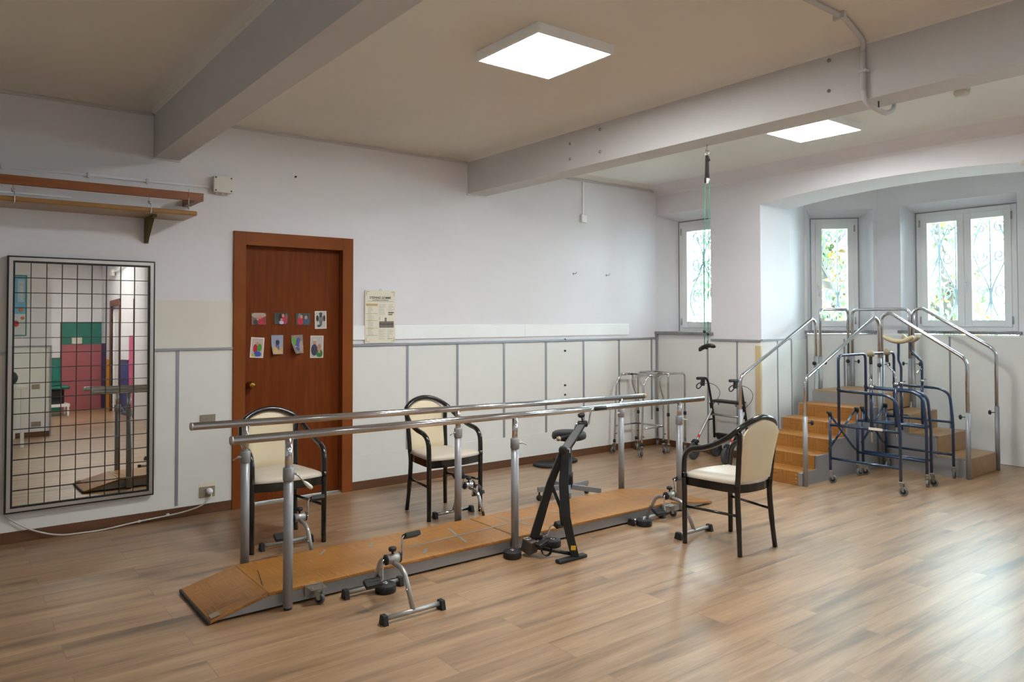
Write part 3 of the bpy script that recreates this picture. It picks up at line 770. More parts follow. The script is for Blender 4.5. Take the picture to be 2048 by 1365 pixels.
# mirror with black frame and grid
mir = thing('wall_mirror', 'tall wall mirror in silver and black frame divided by a black wire grid', 'mirror', (.805, YW, .21))
th = math.radians(.9); yw_ = math.radians(.5)
RM = Matrix.Rotation(yw_, 3, 'Z') @ Matrix.Rotation(-th, 3, 'X')
MC = Vector((.806, YW-.034, 1.056)); MW, MH = .902, 1.700
def mp_(x, y, z): return MC+RM @ Vector((x, y, z))
def mbox(mb, x0, y0, z0, x1, y1, z1, m=0):
    V = [mp_(x, y, z) for z in (z0, z1) for (x, y) in ((x0,y0),(x1,y0),(x1,y1),(x0,y1))]
    mb.add(V, [(0,3,2,1),(4,5,6,7),(0,1,5,4),(1,2,6,5),(2,3,7,6),(3,0,4,7)], m)
hw, hh = MW/2, MH/2
def ring(mb, a, b, y0, y1, m):   # ring between inset a and inset b
    mbox(mb, -hw+a, y0, -hh+a, -hw+b, y1, hh-a, m); mbox(mb, hw-b, y0, -hh+a, hw-a, y1, hh-a, m)
    mbox(mb, -hw+b, y0, hh-b, hw-b, y1, hh-a, m); mbox(mb, -hw+b, y0, -hh+a, hw-b, y1, -hh+b, m)
mb = MB(); ring(mb, 0, .010, -.016, .018, 0); part('outer_frame', mb, m_blackmet, mir)
mb = MB(); ring(mb, .010, .032, -.020, .012, 0); part('silver_frame', mb, m_steel, mir)
mb = MB(); ring(mb, .032, .044, -.014, .012, 0); part('inner_frame', mb, m_blackmet, mir)
mb = MB(); mbox(mb, -hw+.042, -.002, -hh+.042, hw-.042, .006, hh-.042); part('mirror_glass', mb, m_mirror, mir)
mb = MB(); iw = MW-.088; ih = MH-.088
for k in range(1, 9): x = -iw/2+iw*k/9; mb.tube([mp_(x, -.010, -ih/2), mp_(x, -.010, ih/2)], .0020, 6)
for k in range(1, 16): z = -ih/2+ih*k/16; mb.tube([mp_(-iw/2, -.014, z), mp_(iw/2, -.014, z)], .0020, 6)
part('wire_grid', mb, mat('grey wire', (62, 58, 54), .5), mir)
part('glass_mount', (lambda q: (mbox(q, -.3, .006, -.6, .3, .018, .6), q)[1])(MB()), m_blackmet, mir)
# pegs, holes, cable with switch on the right part of the wall
for x, label in ((5.434, 'thin metal peg in the left wall, left one of two'), (5.933, 'thin metal peg in the left wall, right one nearer the window')):
    mb = MB(); mb.tube([(x, YW, 1.972), (x-.02, YW-.06, 1.968), (x-.03, YW-.085, 1.985)], .0035, 8)
    mb.lathe([(.012, 0), (.006, .006)], (x, YW, 1.972), (0, -1, 0), 12)
    one('wall_peg', mb, m_steel, (x, YW, 1.96), label, 'peg', 'metal pegs on the left wall')
one('wall_screw', MB().lathe([(.008, 0), (.005, .012), (.007, .014)], (2.329, YW, 2.663), (0, -1, 0), 10), m_ink, (2.329, YW, 2.655), 'small lone dark screw high on the wall above the door', 'screw')
for x, z in ((5.301, 1.262), (5.301, 1.142), (5.299, .775), (5.299, .674)):
    one('wall_screw', MB().lathe([(.012, 0), (.006, .008), (.009, .012)], (x, YW-.006, z), (0, -1, 0), 10), m_ink, (x, YW-.006, z), 'dark screw in the vertical row on the white cladding behind the bars', 'screw', 'row of screws in the cladding')
t = thing('pull_switch', 'small white switch box on a thin raceway below the ceiling', 'switch', (5.57, YW, 2.54))
part('raceway', MB().box((5.563, YW-.012, 2.62), (5.580, YW, 2.99)), m_white, t)
part('switch_box', MB().box((5.532, YW-.035, 2.535), (5.605, YW, 2.625)), m_white, t, .004)

# ------------------------------------------------------------------ ceiling fixtures
def lamp(x0, y0, x1, y1, label, m=None):
    t = thing('ceiling_light', label, 'ceiling light', ((x0+x1)/2, (y0+y1)/2, 2.985), 'square ceiling panels')
    mb = MB(); h0, h1 = 2.985, ZC
    w = .014
    mb.box((x0, y0, h0), (x0+w, y1, h1)); mb.box((x1-w, y0, h0), (x1, y1, h1)); mb.box((x0+w, y0, h0), (x1-w, y0+w, h1)); mb.box((x0+w, y1-w, h0), (x1-w, y1, h1))
    fr = part('frame', mb, m_white, t, .001)
    part('diffuser', MB().box((x0+w, y0+w, h0+.002), (x1-w, y1-w, h0+.008)), m or m_light, t)
lamp(2.462, 2.97, 3.02, 3.54, 'square lit LED ceiling panel between the two beams')
lamp(5.30, 2.965, 5.82, 3.515, 'square lit LED ceiling panel beyond the far beam')
lamp(2.46, .0, 3.01, .55, 'added unseen fill panel on the ceiling of the camera side, between the beams', m_light_dim)  # dimmed panels from here on are added out of view to brighten the room
lamp(5.28, .0, 5.83, .55, 'added unseen fill panel on the ceiling out of view, beyond the far beam', m_light_dim)
lamp(-.75, .0, -.2, .55, 'added unseen fill panel on the ceiling out of view, left of the first beam', m_light_dim)
lamp(1.95, -3.6, 2.5, -3.05, 'added fill panel in the corridor behind, unseen directly')  # extra lamp, added out of view to light the mirrored corridor
t = thing('smoke_detector', 'small round white smoke detector on the ceiling beyond the beam', 'smoke detector', (5.49, 2.115, 2.98))
part('mount', MB().lathe([(.055, 0), (.055, .012)], (5.49, 2.115, ZC), (0,0,-1), 24), m_plastic, t)
part('sensor_head', MB().lathe([(.048, .012), (.05, .03), (.036, .05), (.02, .054)], (5.49, 2.115, ZC), (0,0,-1), 24), m_plastic, t)
t = thing('arch_sensor', 'small round white sensor on the wall over the arch, at the right picture edge', 'sensor', (XB, 2.17, 2.66))
part('sensor_body', MB().lathe([(.022, 0), (.024, .006), (.022, .022), (.012, .03)], (XB, 2.17, 2.705), (-1, 0, 0), 16), m_plastic, t)
# conduit over the beam
t = thing('ceiling_conduit', 'grey conduit crossing the ceiling, dropping down the far beam and looping under', 'conduit', (4.03, 2.05, 2.62))
R_ = .0135
part('ceiling_run', MB().tube(fil([(2.0, 1.93, ZC-.015), (3.66, 1.955, ZC-.015), (4.027, 2.046, ZC-.02), (4.03, 2.05, 2.95)], .06, 8), R_, 10), m_beam, t)
part('beam_drop', MB().tube([(4.03, 2.05, 2.96), (4.03, 2.05, 2.74)], R_*1.1, 10), m_beam, t)
part('flexible_loop', MB().tube(spl([(4.03, 2.05, 2.75), (4.032, 2.045, 2.70), (4.06, 2.035, 2.665), (4.12, 2.02, 2.645), (4.19, 2.01, 2.635), (4.25, 2.0, 2.655), (4.285, 2.0, 2.70), (4.288, 2.0, 2.80)], 5), R_, 10), m_beam, t)
part('saddle_clip', MB().box((3.60, 1.925, ZC-.035), (3.62, 1.985, ZC)), m_beam, t); part('saddle_clip', MB().box((4.012, 2.025, 2.84), (4.047, 2.075, 2.855)), m_beam, t)
part('hanger_screw', MB().tube([(4.14, 2.02, 2.695), (4.14, 2.02, 2.66)], .004, 8), m_ink, t)
for y, z in ((2.257, 2.97), (2.259, 2.794), (4.48, 2.905), (4.133, 2.953), (4.48, 2.782), (4.134, 2.777)):
    one('beam_anchor', MB().lathe([(.011, 0), (.011, .003), (.005, .004), (.004, .010)], (4.047, y, z), (-1, 0, 0), 12), m_zinc, (4.047, y, z), 'small old wall anchor in the face of the far beam', 'anchor', 'old anchors in the beam face')
# pulley exerciser hanging from the beam
t = thing('pulley_exerciser', 'shoulder pulley with green cord and black handles hanging from the far beam', 'pulley exerciser', (4.22, 3.255, 2.695))
PY = 3.254
part('ceiling_hook', MB().tube(fil([(4.22, PY, 2.70), (4.22, PY, 2.665), (4.22, PY+.014, 2.655), (4.22, PY, 2.643), (4.22, PY-.012, 2.655)], .008, 4), .003, 8), m_zinc, t)
pts = [(4.22, PY+.016*math.cos(a*PI/10), 2.632+.024*math.sin(a*PI/10)) for a in range(20)]
part('ring', MB().tube(pts, .0022, 8, closed=True), m_chrome, t)
mb = MB(); mb.prism([(4.21, PY+.008, 2.615), (4.21, PY+.014, 2.46), (4.21, PY-.014, 2.46), (4.21, PY-.010, 2.575), (4.21, PY-.024, 2.58), (4.21, PY-.006, 2.62)], (0,0,0), (.02, 0, 0))
part('strap', mb, m_rubber, t, .003)
part('pulley_wheel', MB().lathe([(.018, -.006), (.021, -.005), (.017, 0), (.021, .005), (.018, .006)], (4.22, PY, 2.440), (1, 0, 0), 20), m_white, t)
part('pulley_block', MB().box((4.208, PY+.003, 2.425), (4.232, PY+.017, 2.465)), m_rubber, t, .003)
for y0, y1, zk, zb in ((PY+.020, PY+.034, 1.392, 1.29), (PY-.020, PY+.004, 1.376, 1.29)):
    part('cord', MB().tube([(4.22, y0, 2.44), (4.22, (y0*2+y1)/3, 2.1), (4.22, y1, zk), (4.22, y1, zb)], .0028, 8), m_green, t)
    part('cord_stop', MB().ball((4.22, y1, zk), .011, 12), m_rubber, t)
for c, z, ln in ((PY+.050, 1.266, .075), (PY+.006, 1.277, .125)):
    mb = MB(); pts = []
    for k in range(9):
        a = -1+2*k/8; pts.append((4.22+.01*(c-PY > .04), c-a*ln/2, z+.010*a+.018*(1-a*a)))
    mb.tube(pts, [.006]+[.015]*7+[.006], 10)
    part('hand_grip', mb, m_blackmet, t)

# ------------------------------------------------------------------ parallel bars with walkway
t = thing('parallel_bars', 'long chrome parallel bars on grey posts standing beside the walkway', 'parallel bars', (2.9, 4.05, 0))
Z1 = lambda x: .887-(x-1.149)*(.887-.844)/3.70
NB = [(1.149, 3.735), (4.85, 3.80)]; FB = [(1.12, 4.352), (4.79, 4.378)]
def lerp(a, b, q): return a+(b-a)*q
for (a, b), px, isfar in ((NB, (1.433, 2.922, 4.555), 0), (FB, (1.412, 2.885, 4.515), 1)):
    zf = (lambda x: .888-(x-1.13)*.0183) if isfar else Z1
    q = lambda x: lerp(a[1], b[1], (x-a[0])/(b[0]-a[0]))
    xe = b[0]
    bar = part('hand_bar', MB().tube([(a[0], a[1], zf(a[0])), (2.93, q(2.93), zf(2.93)), (xe, b[1], zf(xe))], .0215, 20), m_chrome, t)
    part('end_cap', MB().lathe([(.0215, 0), (.023, .003), (.0225, .009), (.018, .012)], (a[0], a[1], zf(a[0])), (-1, 0, 0), 20), m_steel, bar)
    if isfar: part('end_plug', MB().lathe([(.0225, -.004), (.024, .012), (.02, .022), (.008, .026)], (xe, b[1], zf(xe)), (1, 0, 0), 16), m_tan, bar, label='frayed cream end plug')
    else: part('end_cap', MB().lathe([(.0215, 0), (.021, .006)], (xe, b[1], zf(xe)), (1, 0, 0), 20), m_steel, bar)
    for i, x in enumerate(px):
        y = q(x); zt = zf(x)
        ztop = .725 if i != 2 else .735
        post = part('post', MB().tube([(x, y, .012), (x, y, ztop-.07)], .0245, 20), m_greymet, t)
        part('foot', MB().lathe([(.02, 0), (.022, .006), (.02, .014)], (x, y, 0), (0,0,1), 16), m_rubber, post)
        part('collar', MB().lathe([(.026, 0), (.0285, .004), (.0285, .062), (.026, .066)], (x, y, ztop-.07), (0,0,1), 20), m_plastic if False else m_greymet, post)
        part('inner_tube', MB().tube([(x, y, ztop-.03), (x, y, zt-.012)], .0185, 16), m_chrome, post)
        mb = MB(); d = Vector((.9, -.45, 0)).normalized() if not isfar else Vector((-1, -.2, 0)).normalized()
        p0 = Vector((x, y, ztop-.035))+d*.027
        if i == 0 and not isfar:
            mb.tube([p0, p0+d*.02+Vector((0,0,-.01)), p0+d*.05+Vector((0,0,-.045))], .005, 8)
            e = p0+d*.05+Vector((0,0,-.045)); dd = (d*.5+Vector((0,0,-.45))).normalized()
            lv = part('clamp_lever', mb, m_chrome, post)
            part('lever_grip', MB().tube([e, e+dd*.015, e+dd*.045, e+dd*.055], [.006, .010, .011, .006], 10), m_plastic, lv) if False else part('lever_grip', MB().tube([e, e+dd*.015, e+dd*.045, e+dd*.055], [.006, .010, .011, .006], 10), m_plastic, post)
        else:
            mb.tube([p0-d*.004, p0+d*.018], .007, 10); mb.tube([p0+d*.014+Vector((0,0,.008)), p0+d*.022, p0+d*.05+Vector((0,0,-.012))], .004, 8)
            part('clamp_lever', mb, m_steel, post)
# the walkway
RY0, RY1, RZ = 3.775, 4.318, .092
t = thing('walkway_ramp', 'low wooden walkway with ramped ends and worn parquet vinyl between the bars', 'walkway', (3.0, 4.05, 0))
def top(x0, z0, x1, z1, th=.018):
    return MB().prism([(x0, RY0, z0), (x1, RY0, z1), (x1, RY0, z1-th), (x0, RY0, z0-th)], (0,0,0), (0, RY1-RY0, 0))
part('left_slope', top(1.06, .022, 1.345, RZ), m_parq, t, .004)
part('deck', top(1.345, RZ, 2.945, RZ), m_parq, t, .004)
part('deck', top(2.951, RZ, 4.44, RZ), m_parq, t, .004)
part('right_slope', top(4.44, RZ, 4.93, .022), m_parq, t, .004)
for y, s in ((RY0+.008, 1), (RY1-.026, 1)):
    mb = MB(); mb.prism([(1.10, y, .012), (4.90, y, .012), (4.44, y, RZ-.018), (1.345, y, RZ-.018)], (0,0,0), (0, .018, 0))
    part('side_rail', mb, m_greymet, t)
mb = MB()
for x in (1.2, 1.9, 2.6, 3.3, 4.0, 4.7): mb.box((x-.02, RY0+.026, .012), (x+.02, RY1-.026, RZ-.018 if 1.35 < x < 4.4 else .03))
part('cross_member', mb, m_greymet, t)
for x in (1.08, 2.94, 4.86):
    for y in (RY0+.03, RY1-.03): part('foot', MB().lathe([(.016, 0), (.016, .014)], (x, y, 0), (0,0,1), 12), m_rubber, t)
part('left_edge_strip', MB().box((1.052, RY0, .004), (1.062, RY1, .020)), m_ink, t)
def tape(x0, y0, x1, y1, w=.016):
    mb = MB().bar((x0, y0, RZ+.0008), (x1, y1, RZ+.0008), w, .001)
    part('tape_strip', mb, m_tape, t)
tape(2.28, 4.00, 3.35, 4.07); tape(2.70, 4.20, 2.62, 3.87); tape(3.12, 4.24, 3.18, 3.92); tape(2.15, 4.22, 2.10, 4.14); tape(3.5, 4.12, 3.62, 3.98); tape(1.86, 4.26, 1.80, 4.20); tape(2.36, 3.92, 2.30, 3.84, .02)
mb = MB()
for k in range(5): x = 1.36+k*.012; mb.bar((x, 3.9+k*.05, RZ+.0006), (x+.008, 3.95+k*.05, RZ+.0006), .004, .001)
part('scuff_mark', mb, m_ink, t)
part('corner_patch', MB().bar((1.066, 3.80, .030), (1.11, 3.80, .041), .045, .004), m_taupe, t)
def caster(parent, x, y, r=.024, rz=0, bracket=True, zt=.085, mw=None, wname='caster'):
    """swivel caster: fork + wheel; wheel bottom at z 0"""
    mw = mw or m_wheel
    w0 = parent.get('_w')
    o = Vector((x, y, 0)); D = Vector((math.cos(rz), math.sin(rz), 0)); S_ = Vector((-D.y, D.x, 0))
    c = o+D*(r*.55)+Vector((0,0,r))
    mb = MB()
    mb.lathe([(.016, 0), (.018, .004), (.018, .010), (.012, .014)], o+Vector((0,0,zt-.016)), (0,0,1), 14)
    for s in (-1, 1):
        off = S_*(s*.014)
        P = [o+off+D*(-.012)+Vector((0,0,zt-.014)), o+off+D*.020+Vector((0,0,zt-.014)), c+off+D*.008, c+off-D*.008-Vector((0,0,.004))]
        mb.prism(P, (0,0,0), S_*(.002*s))
    mb.bar(o-D*.012+Vector((0,0,zt-.015)), o+D*.022+Vector((0,0,zt-.015)), .030, .003)
    mb.tube([c-S_*.017, c+S_*.017], .004, 8)
    f = part('caster_fork' if wname == 'caster' else 'fork', mb, m_zinc, parent)
    mb = MB(); mb.lathe([(r*.6, -.010), (r*.95, -.010), (r, -.006), (r, .006), (r*.95, .010), (r*.6, .010)], c, S_, 24, 0)
    mb.lathe([(r*.62, -.0105), (r*.62, .0105)], c, S_, 16, 1)
    part('wheel', mb, [mw, m_rubber], f)
    return f
for x in (1.585, 4.37):
    mb = MB(); mb.box((x-.05, 3.766, .035), (x+.05, 3.776, .088)); mb.box((x-.045, 3.70, .078), (x+.045, 3.776, .082))
    for dx in (-.03, .03): mb.lathe([(.006, 0), (.006, .004)], (x+dx, 3.72, .082), (0,0,1), 8)
    br_ = part('caster_bracket', mb, m_zinc, t)
    caster(br_, x, 3.722, .026, -.9, zt=.078, mw=m_darkwheel, wname='fork') if False else caster(t, x, 3.722, .026, -.9, zt=.078, mw=m_darkwheel)
# round black levelling weights
def puck(x, y, label):
    mb_ = thing('floor_weight', label, 'weight', (x, y, 0), 'round black rubber weights along the walkway')
    part('rubber_body', MB().lathe([(.053, 0), (.057, .004), (.057, .038), (.054, .043), (.03, .045)], (x, y, 0), (0,0,1), 32), m_rubber, mb_)
    mb = MB(); pts = [(x+.012*math.cos(a*PI/8), y+.012*math.sin(a*PI/8), .047) for a in range(16)]
    mb.tube(pts, .003, 8, closed=True); mb.tube([(x, y, .044), (x, y, .056)], .004, 8)
    part('eyelet', mb, m_chrome, mb_)
puck(1.945, 3.655, 'round black rubber weight beside the nearest silver pedal exerciser')
puck(2.842, 3.690, 'round black rubber weight at the foot of the middle near post')
puck(3.19, 3.715, 'round black rubber weight behind the black hand and foot cycle')
puck(4.03, 3.685, 'round black rubber weight beside the silver exerciser near the right chair')

# ------------------------------------------------------------------ armchairs (local coordinates, front towards -y)
def make_chair(label):
    t = thing('armchair', label, 'chair', (0,0,0), 'black framed cream armchairs', world=False)
    hubz = .857
    half = [(.235, -.19, 0), (.235, -.19, .30), (.236, -.19, .50), (.238, -.175, .585), (.240, -.125, .628), (.238, -.03, .65), (.232, .06, .682), (.215, .15, .735), (.182, .208, .79), (.10, .238, .838), (0, .245, .857)]
    pts = half+[(-x, y, z) for x, y, z in reversed(half[:-1])]
    path = spl(pts, 5)
    # split: legs below the seat as own parts
    rr = [(.0180 if p.z > .38 else .0180-.002*(1-p.z/.38)) for p in path]
    i0 = next(i for i, p in enumerate(path) if p.z > .40); i1 = len(path)-1-next(i for i, p in enumerate(reversed(path)) if p.z > .40)
    part('arm_rail', MB().tube(path[i0:i1+1], rr[i0:i1+1], 12), m_black, t)
    part('leg', MB().tube(path[:i0+2], rr[:i0+2], 12), m_black, t); part('leg', MB().tube(path[i1-1:], rr[i1-1:], 12), m_black, t)
    for s in (-1, 1):
        part('leg', MB().tube(spl([(s*.180, .205, 0), (s*.168, .190, .18), (s*.163, .178, .36), (s*.166, .182, .45)], 4), [.0155]*4+[.0175]*9, 12), m_black, t)
        part('back_post', MB().tube(spl([(s*.166, .182, .44), (s*.170, .195, .58), (s*.178, .208, .70), (s*.184, .212, .775)], 4), .0170, 12), m_black, t)
        part('side_stretcher', MB().tube([(s*.235, -.19, .245), (s*.166, .188, .245)], .009, 10), m_black, t)
    # seat frame + cushion (rounded outline)
    def outline(k):
        o = []
        for a in range(-8, 9):
            u = a/8; o.append((u*(.225)*k, (-.195-.035*(1-u*u))*k if True else 0))
        o += [(.215*k, -.08*k), (.19*k, .08*k), (.165*k, .175*k), (.08*k, .20*k), (0, .205*k), (-.08*k, .20*k), (-.165*k, .175*k), (-.19*k, .08*k), (-.215*k, -.08*k)]
        return o
    o1 = outline(1); n = len(o1)
    V = [(x, y, .382) for x, y in o1]+[(x, y, .438) for x, y in o1]
    F = [tuple(range(n-1, -1, -1)), tuple(range(n, 2*n))]+[(i, (i+1) % n, n+(i+1) % n, n+i) for i in range(n)]
    part('seat_frame', MB().add(V, F), m_black, t, .004)
    V = []; lv = [(.99, .436), (1.0, .445), (.985, .458), (.93, .468), (.75, .476), (.4, .480)]
    for k, z in lv: V += [(x*k, y*k, z) for x, y in o1]
    F = []
    for j in range(len(lv)-1): F += [(j*n+i, j*n+(i+1) % n, (j+1)*n+(i+1) % n, (j+1)*n+i) for i in range(n)]
    F.append(tuple((len(lv)-1)*n+i for i in range(n)))
    part('seat_cushion', MB().add(V, F, 0, True), m_seatw, t)
    # upholstered back
    def bk(a, b, off):
        u = (a-.5)*2; hwid = .158+.018*b
        ztop = .838-.062*u*u-.02*max(0, abs(u)-.8)*5
        z = .455+(ztop-.455)*b
        y = .186+.055*b**1.3+.022*(1-u*u)*.6+off*(1 if abs(u) < .99 and 0 < b < 1 else .35)
        return (u*hwid, y, z)
    mb = MB(); mb.grid(lambda a, b: bk(a, b, -.016), 14, 12); mb.grid(lambda a, b: bk(1-a, b, .014), 14, 12)
    ring_ = lambda a, b: None
    nu, nv = 14, 12
    edge = [(i/nu, 0) for i in range(nu)]+[(1, j/nv) for j in range(nv)]+[(1-i/nu, 1) for i in range(nu)]+[(0, 1-j/nv) for j in range(nv)]
    Ve = [bk(a, b, -.016) for a, b in edge]+[bk(a, b, .014) for a, b in edge]; ne = len(edge)
    mb.add(Ve, [(i, (i+1) % ne, ne+(i+1) % ne, ne+i) for i in range(ne)])
    part('backrest', mb, m_cream, t)
    return t
ch = make_chair('black armchair with cream seat seen from behind, right of the bars')
ch.location = (4.152, 3.030, 0); ch.rotation_euler = (0, 0, PI-.035)
def rot_copy(src, loc, rz, lab): return copy_tree(src, loc, rz, lab, src['group'])
rot_copy(ch, (1.826, 4.922, 0), -.05, 'black armchair with cream seat in front of the brown door')
rot_copy(ch, (3.090, 4.912, 0), .035, 'black armchair with cream seat facing the middle of the bars')

# ------------------------------------------------------------------ pedal exercisers
def make_pedal(label, mt, metal, phase=1.0, hubz=.232, depth=.215):
    t = thing('pedal_exerciser', label, 'pedal exerciser', (0,0,0), 'mini pedal exercisers by the walkway', world=False)
    for s in (-1, 1):
        y = s*depth
        fb = part('foot_bar', MB().tube([(-.155, y, .028), (.155, y, .028)], .0125, 12), mt, t)
        for e in (-1, 1):
            mb = MB(); x0 = e*.150
            mb.prism([(x0, y-.030, 0), (x0, y+.030, 0), (x0, y+.018, .047), (x0, y-.018, .047)], (0,0,0), (e*.026, 0, 0))
            part('end_cap', mb, m_rubber, fb, .003)
        pth = fil([(0, y, .03), (0, y*.62, hubz*.80), (0, y*.42, hubz-.022), (0, 0, hubz-.018)], .05, 6)
        lg = part('leg', MB().tube(pth, .0125, 12), mt, t)
        part('joint_pin', MB().lathe([(.008, 0), (.006, .004)], (-.013, y*.80, .122), (-1, 0, 0), 10), m_chrome, lg)
        part('joint_screw', MB().lathe([(.010, 0), (.009, .02)], (0, y*.76, .10), (0, -s, -.5), 8), m_rubber, lg) if s > 0 else None
    hub = part('hub', MB().lathe([(.022, -.036), (.026, -.034), (.026, .034), (.022, .036)], (0, 0, hubz), (1,0,0), 22), mt, t)
    for s in (-1, 1): part('hub_cap', MB().lathe([(.027, 0), (.027, .008), (.015, .012)], (s*.034, 0, hubz), (s,0,0), 22), m_rubber, hub)
    kn = part('tension_knob', MB().lathe([(.006, 0), (.006, .016), (.018, .018), (.021, .024), (.021, .034), (.016, .038)], (0, 0, hubz+.022), (0,0,1), 16), m_rubber, t)
    ca, sa = math.cos(phase), math.sin(phase)
    for s in (-1, 1):
        dy, dz = s*sa*.10, s*ca*.10
        x = s*.044
        cr = part('crank', MB().tube(fil([(x, 0, hubz), (s*.058, 0, hubz), (s*.062, dy, hubz+dz), (s*.12, dy, hubz+dz)], .014, 4), .0055, 10), m_chrome, t)
        mb = MB(); c = (s*.118, dy, hubz+dz)
        Rr = Matrix.Rotation(-.5*s, 3, 'X')
        mb.obox(c, (.088, .052, .022), Rr)
        for k in range(6): mb.obox(Vector(c)+Rr @ Vector((0, (k-2.5)*.009, .0125)), (.084, .004, .004), Rr)
        part('pedal', mb, m_grip, cr, .002)
    return t, hub
pa, _ = make_pedal('silver pedal exerciser with black pedals, nearest, straddling the near side floor', m_silver, 1, .1)
pa['label'] = 'silver pedal exerciser standing nearest the camera beside the walkway'
pa.location = (1.893, 3.482, 0)
p2 = copy_tree(pa, (4.122, 3.525, 0), 0, 'silver pedal exerciser in front of the right armchair', pa['group'])
p3 = copy_tree(pa, (1.822, 4.566, 0), 0, 'silver pedal exerciser in front of the armchair by the door', pa['group'])
pc, _ = make_pedal('shiny chrome pedal exerciser with straps in front of the middle armchair', m_chrome, 1, PI-.5, .262, .205)
pc.location = (3.105, 4.556, 0)
for s in (-1, 1):
    mb = MB(); c = Vector((s*.115, s*math.sin(PI-.5)*.10, .262+s*math.cos(PI-.5)*.10))
    pts = [c+Vector((0, .045*math.cos(a*PI/9), .012+.055*math.sin(a*PI/9))) for a in range(-1, 11)]
    for i in range(len(pts)-1): mb.bar(pts[i], pts[i+1], .022, .003)
    part('foot_strap', mb, m_rubber, pc)

# ------------------------------------------------------------------ black hand and foot cycle
t = thing('hand_and_foot_cycle', 'tall black folding arm and leg cycle standing before the walkway', 'cycle exerciser', (3.1, 3.5, 0))
J = Vector((3.125, 3.53, .655)); Hd = Vector((3.318, 3.56, .80))
mb = MB(); mb.prism([(2.985, 3.405, 0), (3.215, 3.405, 0), (3.215, 3.455, 0), (2.985, 3.455, 0)], (0,0,0), (0,0,.022))
part('front_foot', mb, m_blackmet, t, .009)
def slab(pts, w, d, side):
    """flat bar through pts: width w across 'side' axis, depth d"""
    mb = MB(); S_ = Vector(side).normalized(); V = []
    P = [Vector(p) for p in pts]
    for i, p in enumerate(P):
        T_ = (P[min(i+1, len(P)-1)]-P[max(i-1, 0)]).normalized(); N2 = T_.cross(S_).normalized()
        ww = w[i] if isinstance(w, list) else w
        V += [p+S_*ww/2+N2*d/2, p-S_*ww/2+N2*d/2, p-S_*ww/2-N2*d/2, p+S_*ww/2-N2*d/2]
    F = [(0,1,2,3), tuple(len(V)-4+k for k in (3,2,1,0))]
    for i in range(len(P)-1):
        a = 4*i
        for k in range(4): F.append((a+k, a+(k+1) % 4, a+4+(k+1) % 4, a+4+k))
    return mb.add(V, F)
SD = (.79, -.61, 0)
fl_ = part('front_leg', slab([(3.128, 3.43, .02), (3.108, 3.445, .12), (3.085, 3.465, .26), (3.095, 3.495, .45), (3.135, 3.525, .66)], [.052, .052, .058, .058, .052], .04, SD), m_blackmet, t, .004)
part('rear_leg', slab([(2.985, 3.65, .11), (3.02, 3.625, .25), (3.07, 3.59, .45), (3.12, 3.535, .64)], [.058, .056, .05, .045], .04, SD), m_blackmet, t, .004)
part('upper_mast', slab([tuple(J-Vector((.012, .002, .03))), (3.20, 3.545, .70), (3.305, 3.558, .79)], [.055, .062, .05], .04, SD), m_blackmet, t, .004)
part('pivot_knob', MB().lathe([(.026, 0), (.028, .006), (.028, .022), (.022, .028)], (3.095, 3.50, .665), (-.6, -.8, 0), 16), m_grip, t)
part('height_label', MB().obox((3.135, 3.503, .655), (.036, .002, .028), Matrix.Rotation(math.atan2(-.61, .79), 3, 'Z')), m_sticker, t)
part('brace', slab([(3.07, 3.575, .43), (3.10, 3.53, .30), (3.075, 3.485, .20)], .022, .016, SD), m_blackmet, t)
part('warning_label', MB().obox((3.108, 3.421, .075), (.030, .002, .028), Matrix.Rotation(math.atan2(-.61, .79), 3, 'Z')), m_yellow, t)
part('instruction_label', MB().obox((3.113, 3.419, .047), (.030, .002, .022), Matrix.Rotation(math.atan2(-.61, .79), 3, 'Z')), m_sticker, t)
part('base_tube', MB().tube([(3.125, 3.43, .03), (2.99, 3.66, .045)], .012, 10), m_blackmet, t)
AX = Vector((.93, -.37, 0)).normalized()
hub = part('hand_hub', MB().lathe([(.017, -.03), (.021, -.028), (.021, .028), (.017, .03)], tuple(Hd), AX, 18), m_blackmet, t)
kn = part('tension_knob', MB().lathe([(.005, 0), (.005, .03), (.018, .032), (.024, .04), (.024, .052), (.016, .056)], tuple(Hd+Vector((0,0,.015))), (-.25, 0, 1), 14), m_rubber, t)
a0 = Hd+AX*.03; a1 = Hd-AX*.03
cr = part('hand_crank', MB().tube(fil([a0, a0+AX*.012, a0+AX*.028+Vector((0,0,.085)), a0+AX*.05+Vector((0,0,.095))], .015, 5), .006, 10), m_chrome, t)
g0 = a0+AX*.05+Vector((0,0,.095)); G_ = Vector((1, -.1, .01)).normalized()
part('hand_grip', MB().tube([g0, g0+G_*.006, g0+G_*.10, g0+G_*.106], [.008, .012, .012, .008], 12), m_grip, cr)
cr = part('hand_crank', MB().tube(fil([a1, a1-AX*.015, a1-AX*.03-Vector((0,0,.05)), a1-AX*.045-Vector((0,0,.075))], .015, 5), .006, 10), m_chrome, t)
g0 = a1-AX*.045-Vector((0,0,.075)); G_ = Vector((-1, .0, -.06)).normalized()
part('hand_grip', MB().tube([g0, g0+G_*.006, g0+G_*.11, g0+G_*.116], [.008, .013, .013, .008], 12), m_grip, cr)
part('grip_ring', MB().lathe([(.015, 0), (.015, .014)], tuple(g0+G_*.105), tuple(G_), 14), m_tan, cr)
part('bolt_end', MB().tube([g0+G_*.115, g0+G_*.15], .003, 8), m_steel, cr)
